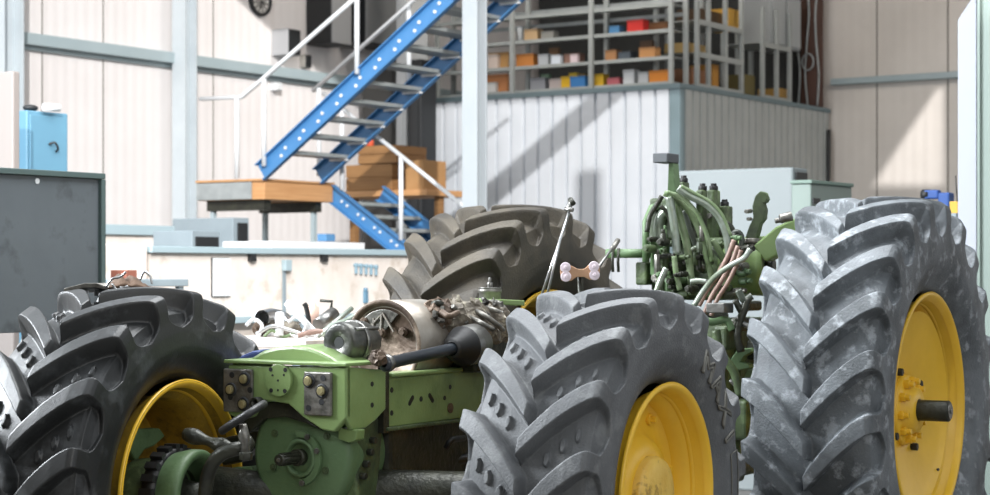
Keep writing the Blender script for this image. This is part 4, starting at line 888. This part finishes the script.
for i, (px, py, r, Z, m) in enumerate(((437, 318, .07, 7.2, 'rust'), (452, 322, .085, 7.25, 'earth'), (470, 330, .1, 7.3, 'earth'), (487, 327, .085, 7.35, 'earth'), (493, 313, .05, 7.4, 'steel_dark'), (478, 318, .06, 7.5, 'earth'))):
    mb = MB(); lumpy(mb, T_(px, py, Z=Z), r, (1.1, 1.1, 1), i+11, 26); o = tp('engine_casting', mb, M[m], .003)
    rnd = random.Random(i)
    for k in range(4):
        c = Vector(T_(px+rnd.uniform(-9, 9), py+rnd.uniform(-13, 8), Z=Z-r*1.0)); part('stud', MB().cyl(c, c+Vector((rnd.uniform(-.3, .3), -1, rnd.uniform(0, .6))).normalized()*.03, .009, 6), M['steel_dark'], o, .001)
mb = MB(); c = Vector(T_(470, 338, Z=7.35)); tp('casting_base', MB().box((c.x-.16, c.y-.14, zt_-.004), (c.x+.12, c.y+.22, c.z+.0)), M['oily'], .02)
for pts, r, m in ((((442,312,7.1),(449,316,7.05),(458,313,7.1)), .012, 'rust'), (((430,306,7.2),(438,303,7.15),(446,308,7.2)), .013, 'oily'), (((470,309,7.3),(482,314,7.2),(494,322,7.2),(503,330,7.25)), .010, 'steel_dark'), (((466,316,7.25),(480,322,7.15),(494,330,7.15)), .009, 'steel_dark'), (((478,306,7.4),(490,309,7.3),(503,314,7.3)), .011, 'steel_dark')):
    tp('engine_pipe', MB().tube(spline([T_(*p[:2], Z=p[2]) for p in pts]), r, 10), M[m])
# pulley-like breather on green bracket
c = Vector(T_(490, 296, Z=7.7)); o = tp('breather', MB().lathe([(-.03, .045), (.012, .045), (.014, .048), (.026, .048), (.03, .044), (.03, .001)], c, (0, 0, 1), 32), M['steel_dark'])
part('breather_lid', MB().cyl(c+Vector((0, 0, .0305)), c+Vector((0, 0, .034)), .047, 32).cyl(c+Vector((0, 0, .034)), c+Vector((0, 0, .055)), .012, 12).cyl(c+Vector((0, 0, .04)), c+Vector((0, 0, .075)), .006, 8), M['steel'], o, .001)
a = T_(477, 301, Z=7.6); b = T_(520, 303, Z=7.7); tp('bracket_bar', MB().bar(a, b, .08, .022), M['green'], .004)
tp('bracket_leg', MB().box((c.x-.03, c.y-.03, zt_-.01), (c.x+.03, c.y+.03, c.z-.035)), M['green_dirty'], .004)
# thin rods and toggle bracket between the tyres
zl_ = 7.75
a = Vector(T_(544, 300, Z=zl_)); 
o = tp('control_rod', MB().tube([T_(540, 300, Z=zl_), T_(569, 213, Z=zl_+.1)], .0055, 8), M['steel_bright'])
tp('control_rod', MB().tube([T_(546, 300, Z=zl_-.06), T_(560, 240, Z=zl_), T_(570, 208, Z=zl_+.1)], .0055, 8), M['steel_bright'])
part('rod_clevis', MB().tube([T_(568, 211, Z=zl_+.1), T_(571, 201, Z=zl_+.12)], .012, 8).cyl(T_(565, 209, Z=zl_+.1), T_(573, 210, Z=zl_+.08), .009, 8), M['steel'], o)
part('rod_pin', MB().cyl(T_(570, 199, Z=zl_+.12), T_(573.5, 204, Z=zl_+.1), .011, 8), M['oily'], o)
P = [(561,265),(572,266),(578,269),(584,269),(590,264),(599,264),(600,271),(599,279),(590,280),(584,277),(577,277),(571,281),(562,281),(560,272)]
X = [Vector(T_(a, b, Z=7.6)) for a, b in P]; nrm = (Vector(to_frame('T', 0, 0)+(CH,))-X[0]).normalized()
mb = MB(); n_ = len(X); mb.add([p for p in X]+[p-nrm*.03 for p in X], [tuple(range(n_)), tuple(reversed(range(n_, 2*n_)))]+[(i, n_+i, n_+(i+1)%n_, (i+1)%n_) for i in range(n_)])
o = tp('toggle_plate', mb, paint('#b08a6a', .5), .003)
for px, py in ((565.5, 267.5), (566, 276.5), (594, 266.5), (594.5, 275)):
    c = Vector(T_(px, py, Z=7.6)); part('toggle_bolt', MB().cyl(c-nrm*.005, c+nrm*.012, .021, 24).cyl(c+nrm*.012, c+nrm*.017, .009, 6), paint('#dccfd6', .3), o, .003)
tp('toggle_stay', MB().tube([T_(580, 276, Z=7.64), T_(582, 330, Z=7.7), T_(540, 380, Z=7.6)], .012, 8), M['oily'])
o = tp('control_rod', MB().tube([T_(595, 272, Z=7.62), T_(608, 254, Z=7.9), T_(617, 242, Z=8.0)], .006, 8), M['steel'])
part('rod_fork', MB().tube([T_(612, 250, Z=7.95), T_(618, 240, Z=8.0)], .011, 8), M['steel_dark'], o)
# ---- rear hydraulics cluster
zr = 8.75
def pz(px, py, Z=zr): return Vector(T_(px, py, Z=Z))
tp('cross_tube', MB().tube([pz(606, 253.5, 8.8), pz(655, 253.5, 8.75)], .021, 20), M['green_dull'])
for px in (613, 618.5): tp('spring_clip', MB().tube([pz(px, 248, 8.77), pz(px-.5, 262, 8.77), pz(px, 272, 8.77)], .007, 8), M['oily'])
c = pz(660, 276); h = pz(660, 240).z-c.z
o = tp('filter_bowl', MB().lathe([(0, .001), (0, .04), (.01, .045), (h-.02, .045), (h-.018, .05), (h, .05), (h+.005, .03), (h+.005, .001)], c, (0, 0, 1), 32), M['green_dull'])
part('filter_neck', MB().tube(spline([c+Vector((0, 0, h)), c+Vector((-.005, 0, h+.06)), c+Vector((.01, 0, h+.11)), c+Vector((.05, 0, h+.14))]), .026, 16), M['hose_grey'], o)
tp('filter_bracket', MB().box((c.x-.06, c.y+.03, c.z-.25), (c.x+.06, c.y+.10, c.z+.1)), M['green_dirty'], .006)
# post with cap
mb = MB(); P = [pz(667, 200), pz(668.5, 163), pz(673, 163), pz(676, 200)]; mb.add(P+[p+Vector((0, .06, 0)) for p in P], [(0,1,2,3),(7,6,5,4),(0,4,5,1),(1,5,6,2),(2,6,7,3),(3,7,4,0)])
o = tp('tapered_post', mb, M['green_dull'], .003)
part('post_cap', MB().box(pz(654.5, 163)-Vector((0, .02, 0)), pz(673.5, 153.5)+Vector((0, .06, 0))), paint('#4a4d50'), o, .004)
tp('post_base', MB().box(pz(645, 240)+Vector((0, .04, 0)), pz(680, 198)+Vector((0, .12, 0))), M['green_dirty'], .012)
tp('side_bracket', MB().tube([pz(646, 262, 8.7), pz(646, 222, 8.72), pz(652, 208, 8.75), pz(664, 204, 8.78)], .018, 10), M['green_dull'])
tp('rear_bracket', MB().box(pz(635, 285, 8.8), pz(650, 262, 8.8)+Vector((0, .1, 0))), M['green_dirty'], .01)
# valve blocks
for i, (px, w, top, bot, z) in enumerate(((681, 7, 182, 222, 8.95), (700, 9, 190, 238, 8.85), (711, 9, 190, 240, 8.8), (722, 12, 206, 250, 8.85), (690, 9, 214, 252, 8.9))):
    a = pz(px-w/2, bot, z); b = pz(px+w/2, top, z); o = tp('valve_block', MB().box(a, b+Vector((0, .06, 0))), M['green_dirty'], .008)
    c = pz(px, top, z)+Vector((0, .03, 0)); part('valve_cap', MB().cyl(c, c+Vector((0, 0, .02)), .02, 16).cyl(c+Vector((0, 0, .02)), c+Vector((0, 0, .032)), .015, 6), M['black'], o, .002)
    for k in (0, 1): 
        e = pz(px, top+12+k*14, z)-Vector((0, .001, 0)); part('port_nut', MB().cyl(e, e-Vector((0, .022, 0)), .014, 6), M['steel_dark'], o, .002)
tp('valve_base', MB().box(pz(672, 300, 8.85), pz(736, 238, 8.85)+Vector((0, .18, 0))), M['green_dirty'], .02)
for px, py, r in ((690, 262, .03), (704, 268, .026), (716, 255, .03), (728, 275, .03), (682, 278, .03), (705, 284, .03)):
    e = pz(px, py, 8.8); tp('union_nut', MB().cyl(e, e-Vector((0, .05, 0)), r*.8, 6).cyl(e, e-Vector((0, .065, 0)), r*.5, 12), M['oily' if px % 4 else 'steel_dark'], .003)
HS = [ (((664,193),(678,200),(692,216),(702,240),(708,262),(712,280)), .014, 'hose_green', 8.6), (((667,192),(682,198),(696,212),(707,236),(712,262)), .010, 'hose_green', 8.57),
 (((678,188),(690,196),(706,204),(718,216),(726,234),(729,256)), .017, 'hose_grey', 8.55), (((681,186),(694,193),(710,202),(722,215),(731,236)), .008, 'hose_green', 8.54),
 (((669,197),(672,212),(675,232),(677,254)), .019, 'hose_grey', 8.58), (((676,204),(681,222),(687,246),(690,270),(692,292)), .018, 'hose_green', 8.62),
 (((662,196),(656,206),(650,216),(647,232)), .012, 'oily', 8.66), (((684,210),(690,230),(697,250),(700,270)), .012, 'hose', 8.66),
 (((694,280),(704,283),(716,279),(724,268),(730,256)), .014, 'black', 8.5), (((690,282),(698,281),(706,282)), .013, 'hose_grey', 8.49),
 (((750,249),(744,258),(730,266),(716,276),(704,290),(694,306)), .013, 'hose_grey', 8.4), (((738,246),(732,262),(722,280),(712,296),(704,314)), .011, 'hose_pink', 8.46), (((741,250),(736,266),(727,284),(717,300),(711,316)), .010, 'hose_pink', 8.45), (((734,240),(728,256),(717,276),(706,292),(699,306)), .011, 'hose_pink', 8.48),
 (((722,222),(730,226),(734,236),(736,252)), .014, 'oily', 8.7), (((730,236),(737,232),(742,238),(740,250)), .013, 'hose', 8.65), (((666,268),(660,282),(655,296)), .014, 'hose_grey', 8.5), (((674,256),(676,272),(680,290)), .013, 'hose_green', 8.55), (((686,252),(700,247),(714,250),(724,262)), .011, 'hose_grey', 8.62),
 (((700,232),(706,246),(706,262)), .013, 'hose_green', 8.64), (((660,206),(668,214),(672,230)), .01, 'oily', 8.6), (((712,240),(720,252),(726,268),(724,286)), .014, 'hose_green', 8.6)]
for pts, r, m, Z in HS: tp('hydraulic_hose', MB().tube(spline([pz(a, b, Z) for a, b in pts]), r, 12), M[m])
rnd = random.Random(21)
for i in range(46):
    px = rnd.uniform(650, 748); py = rnd.uniform(238, 300) if px < 735 else rnd.uniform(250, 296); q = pz(px, py, rnd.uniform(8.55, 8.72)); m = rnd.choice(['oily', 'oily', 'green_dirty', 'steel_dark', 'green_dirty', 'green_dull'])
    dv = rnd.choice([Vector((0, -1, 0)), Vector((1, -.3, .1)), Vector((0, 0, 1))]); r = rnd.uniform(.010, .022); L_ = rnd.uniform(.04, .09)
    tp('pipe_fitting', MB().cyl(q, q+dv*L_, r, rnd.choice((6, 12))).cyl(q+dv*L_, q+dv*(L_+.02), r*.65, 10), M[m], .002)
# lever with hooked head
def zplate(name, pts, Z, th, m, bevel=.004):
    X = [Vector(T_(a, b, Z=Z)) for a, b in pts]; v = Vector((0, th, 0)); n_ = len(X)
    return tp(name, MB().add(X+[p+v for p in X], [tuple(range(n_)), tuple(reversed(range(n_, 2*n_)))]+[(i, n_+i, n_+(i+1)%n_, (i+1)%n_) for i in range(n_)]), m, bevel)
o = zplate('hook_lever', [(745,238),(749,226),(753,218),(752,206),(755,196),(760,191),(765,193),(767,199),(765,203),(763,203),(765,210),(764,219),(760,224),(756,239)], 8.7, .04, M['green_dirty'])
part('lever_pin', MB().cyl(pz(751, 211, 8.7), pz(746, 211.5, 8.66), .01, 8).cyl(pz(751, 219, 8.7), pz(748, 219, 8.66), .008, 8), M['steel_dark'], o)
c = pz(752, 241, 8.7); tp('lever_boss', MB().cyl(c-Vector((0, 0, .01)), c+Vector((0, 0, .012)), .05, 24).cyl(c-Vector((0, 0, .08)), c-Vector((0, 0, .01)), .028, 16), M['steel_dark'], .003)
# drum shaped lift housing and curved arm
c = pz(768, 266, 8.75); o = tp('lift_housing', MB().lathe([(-.22, .07), (-.2, .13), (-.02, .138), (0, .125), (.004, .07), (-.01, .062), (-.01, .001)], c, (1, .1, 0), 48), M['green'])
part('housing_bore', MB().cyl(c+Vector((-.012, 0, 0)), c+Vector((.03, .003, 0)), .03, 20), M['oily'], o)
zplate('lift_arm', [(752,246),(762,238),(775,227),(792,219),(806,214),(806,232),(792,238),(782,246),(777,256),(765,262)], 8.65, .08, M['green'], .01)
tp('arm_pin', MB().cyl(pz(780, 219, 8.6), pz(792, 216, 8.6), .022, 16).cyl(pz(775, 221, 8.6), pz(781, 220, 8.6), .012, 12), M['steel_dark'], .002)
# lower transmission seen between the two right-hand tyres
tp('transmission_case', MB().box((.36, 1.62, .62), (.6, 2.4, 1.33)), M['green_dirty'], .02)
tp('transmission_rib', MB().box((.601, 1.75, .7), (.63, 1.80, 1.3)).box((.601, 2.0, .7), (.63, 2.05, 1.3)), M['green_dirty'], .006)
tp('axle_housing', MB().tube([(.55, 2.0, .94), (.75, 2.01, .94), (1.0, 2.02, .94)], [.2, .16, .15], 32), M['green_dirty'])
tp('axle_housing', MB().tube([(-.2, 2.0, .94), (-.55, 2.01, .94)], [.2, .15], 32), M['green_dirty'])
o = tp('terminal_block', MB().box(pz(706, 313, 8.1), pz(729, 303, 8.1)+Vector((0, .05, 0))), M['steel'], .004)
for px in (711, 717, 723): part('terminal', MB().cyl(pz(px, 308, 8.1)-Vector((0, .001, 0)), pz(px, 308, 8.1)-Vector((0, .008, 0)), .012, 10), paint('#c9853a'), o)
zplate('link_yoke', [(729,372),(731,358),(738,349),(750,348),(752,352),(744,356),(740,362),(748,364),(750,368),(740,370)], 8.2, .05, M['green_dull'])
for pts, r, m in ((((700,318),(712,322),(726,320),(732,330)), .016, 'green_dull'), (((735,300),(742,312),(748,306)), .014, 'oily'), (((736,318),(748,326),(760,324)), .012, 'steel'), (((716,330),(720,352),(734,372),(740,396)), .02, 'green_dirty'), (((748,298),(738,330),(741,352)), .018, 'oily'), (((730,380),(742,392),(750,390)), .008, 'steel'), (((738,290),(744,300),(752,296)), .016, 'hose')):
    tp('transmission_pipe', MB().tube(spline([pz(a, b, 8.15) for a, b in pts]), r, 10), M[m])
for px, py, w, h, m in ((738, 325, 16, 14, 'oily'), (746, 306, 12, 10, 'oily'), (722, 338, 16, 24, 'green_dirty'), (740, 420, 22, 40, 'green_dirty'), (752, 350, 12, 20, 'oily')):
    tp('housing_block', MB().box(pz(px-w/2, py+h/2, 8.25), pz(px+w/2, py-h/2, 8.25)+Vector((0, .12, 0))), M[m], .012)
# ================================================================== loose things
# rag and flat tool on the left front tyre
c = Vector(T_(82, 288, Z=6.95))
mb = MB(); P = [Vector(T_(a, b, Z=6.9)) for a, b in ((63,291),(64,288),(84,283),(97,283),(108,287),(107,290),(96,288),(84,288),(66,293))]
n_ = len(P); v = Vector((.03, .14, 0)); mb.add(P+[p+v for p in P], [tuple(range(n_)), tuple(reversed(range(n_, 2*n_)))]+[(i, n_+i, n_+(i+1)%n_, (i+1)%n_) for i in range(n_)])
t = thing('tread_scraper', 'flat dark plate tool lying on top of the left front tyre', 'tool', base_of(mb), 'T')
part('blade_plate', mb, M['steel_dark'], t, .003)
part('tool_foot', MB().tube([T_(84, 289, Z=6.95), T_(82, 301, Z=6.95)], .02, 10, True, .012).box(T_(94, 296, Z=6.95), T_(107, 290, Z=6.98)), M['steel_bright'], t, .002)
mb = MB(); nx, ny = 26, 18; vs = []
for i in range(nx):
    for j in range(ny):
        u, w_ = i/(nx-1), j/(ny-1); px = 103+50*u; base = 288.5-2.5*math.sin(u*3); hgt = 15*math.sin(math.pi*min(1, u*1.1+.02))**.7*math.sin(math.pi*w_)**.8*(.75+.25*math.sin(u*19+w_*5))+2*math.sin(u*31+w_*9)*math.sin(math.pi*w_)
        p = Vector(T_(px, base-hgt*.85, Z=6.9+w_*.16)); vs.append(p)
fs = [(i*ny+j, (i+1)*ny+j, (i+1)*ny+j+1, i*ny+j+1) for i in range(nx-1) for j in range(ny-1)]; mb.add(vs, fs, True)
t = thing('cleaning_rag', 'crumpled brown work rag with pale strings on top of the left front tyre', 'rag', base_of(mb), 'T')
o = part('cloth', mb, mat('brown_cloth', '#3d2c20', .9, 0, '#5a4534', 14, .9, .5, 40), t); sm_ = o.modifiers.new('thick', 'SOLIDIFY'); sm_.thickness = .006
for pts in (((106,287),(112,279),(120,277),(126,272)), ((140,280),(144,272),(150,276),(152,284)), ((112,284),(118,290),(128,286))): part('string', MB().tube(spline([T_(a, b, Z=6.88) for a, b in pts]), .0045, 6), M['steel_bright'], t)
# bench with loose parts behind the nose of the tractor
bz = 9.4; q = R_(235, 337, Z=bz); q2 = R_(352, 337, Z=bz); zt2 = q[2]
t = thing('parts_table', 'pale table of loose machine parts behind the tractor nose', 'table', ((q[0]+q2[0])/2, q[1]+.2, 0))
y0_, y1_ = min(q[1], q2[1]), max(q[1], q2[1])
part('table_top', MB().box((q[0]-.1, y0_-.15, zt2-.04), (q2[0]+.1, y1_+.35, zt2)), M['cream'], t, .005)
for x in (q[0], q2[0]):
    for y in (y0_-.08, y1_+.28): part('leg', MB().box((x-.025, y-.025, 0), (x+.025, y+.025, zt2-.041)), M['plain_grey'], t)
def Rz(px, py, Z=bz): return Vector(R_(px, py+3.5, Z=Z))
def loose(name, label, cat, m, build, grp='loose parts on the table'):
    mb = MB(); build(mb); zmin = min(v[2] for v in mb.v); dz = zt2+.001-zmin if zmin < zt2+.001 else 0
    mb.v = [(x, y, z+dz) for x, y, z in mb.v]; return single(name, label, cat, mb, m, group=grp)
loose('pipe_elbow', 'pale pipe elbow with a dark open end, leftmost on the table', 'pipe', M['steel_bright'], lambda mb: mb.tube(spline([Rz(262, 314, 9.3), Rz(272, 312, 9.45), Rz(284, 316, 9.5), Rz(290, 328, 9.5)]), .036, 16, False).tube(spline([Rz(262, 314, 9.3), Rz(272, 312, 9.45), Rz(284, 316, 9.5)]), .029, 16, False))
q = Rz(264, 314, 9.34); single('pipe_plug', 'dark plug inside the open end of the pipe elbow', 'plug', MB().cyl(q, q+(Rz(272, 312, 9.45)-q)*.2, .0285, 16), M['dark'], group='loose parts on the table')
loose('bent_bar', 'long pale bar slanting down to the right across the parts', 'bar', M['white'], lambda mb: mb.bar(Rz(286, 316, 9.25), Rz(318, 350, 9.2), .014, .03))
loose('bracket_frame', 'pale triangular bracket frame lying on the table', 'bracket', M['white'], lambda mb: mb.tube([Rz(252, 322), Rz(270, 330), Rz(282, 326), Rz(276, 343), Rz(264, 345), Rz(252, 322)], .012, 8).tube([Rz(282, 326), Rz(296, 340), Rz(276, 343)], .01, 8))
loose('steel_casting', 'olive and rust coloured casting beside the pipe elbow', 'casting', M['earth'], lambda mb: lumpy(mb, Rz(276, 324, 9.55), .06, (1.3, 1, .8), 5))
loose('steel_casting', 'brown lump of casting under the triangular bracket', 'casting', M['rust'], lambda mb: lumpy(mb, Rz(262, 335, 9.4), .05, (1, 1, .7), 8))
loose('steel_casting', 'pale knobbly casting right of the triangular bracket', 'casting', M['earth'], lambda mb: lumpy(mb, Rz(290, 338, 9.35), .05, (1.2, 1, .7), 9))
loose('grey_cylinder', 'grey cylinder lying tilted at the right of the table', 'cylinder', M['steel'], lambda mb: mb.cyl(Rz(318, 322, 9.4), Rz(334, 310, 9.5), .035, 20))
loose('slim_tube', 'long slim pale tube rising to the right beside the grey cylinder', 'tube', M['hose_grey'], lambda mb: mb.tube([Rz(318, 334, 9.2), Rz(352, 306, 9.35)], .012, 10))
loose('white_canister', 'white and pink canister standing on the table', 'canister', paint('#d9b8a8'), lambda mb: mb.lathe([(0, .001), (0, .03), (.09, .03), (.1, .015), (.115, .015), (.115, .001)], Rz(313, 322, 9.5), (0, 0, 1), 20))
loose('hook_handle', 'black hooked handle sticking up left of the canister', 'handle', M['black'], lambda mb: mb.tube(spline([Rz(310, 326, 9.35), Rz(308, 312, 9.35), Rz(306, 303, 9.35), Rz(304, 300, 9.35)]), .012, 10))
loose('hook_handle', 'thin dark bent rod at the right back of the table', 'handle', M['oily'], lambda mb: mb.tube([Rz(331, 326, 9.6), Rz(331, 305, 9.6), Rz(332, 298, 9.6), Rz(320, 297, 9.6)], .008, 8))
loose('blue_part', 'blue-grey flat part in the middle of the table', 'part', M['plain_grey'], lambda mb: mb.box(Rz(296, 330, 9.5), Rz(312, 320, 9.5)+Vector((0, .1, 0))))
loose('tube_frame', 'white short tube standing in the middle of the parts', 'tube', M['white'], lambda mb: mb.tube([Rz(279, 345, 9.2), Rz(280, 322, 9.25)], .022, 12))

for i, (pts, r, m, lab) in enumerate((
 (((246,322),(254,316),(262,322),(258,334)), .009, 'white', 'white bent tube at the left end of the table parts'),
 (((288,322),(298,316),(306,324),(300,336),(290,334)), .008, 'white', 'thin white hose loop in the middle of the table parts'),
 (((256,334),(272,326),(290,330),(308,336)), .010, 'steel_bright', 'shiny thin rod lying across the front of the table'),
 (((322,332),(334,322),(346,318),(356,312)), .016, 'hose_grey', 'thick grey pipe at the right end of the table'),
 (((264,336),(272,330),(284,336),(296,331)), .008, 'hose_green', 'pale green hose along the front of the table'),
 (((298,334),(316,330),(330,333)), .014, 'hose_pink', 'red-brown hose at the middle front of the table'))):
    loose('bent_tube', lab, 'tube', M[m], lambda mb, pts=pts, r=r: mb.tube(spline([Rz(a, b, 9.2) for a, b in pts]), r, 8))
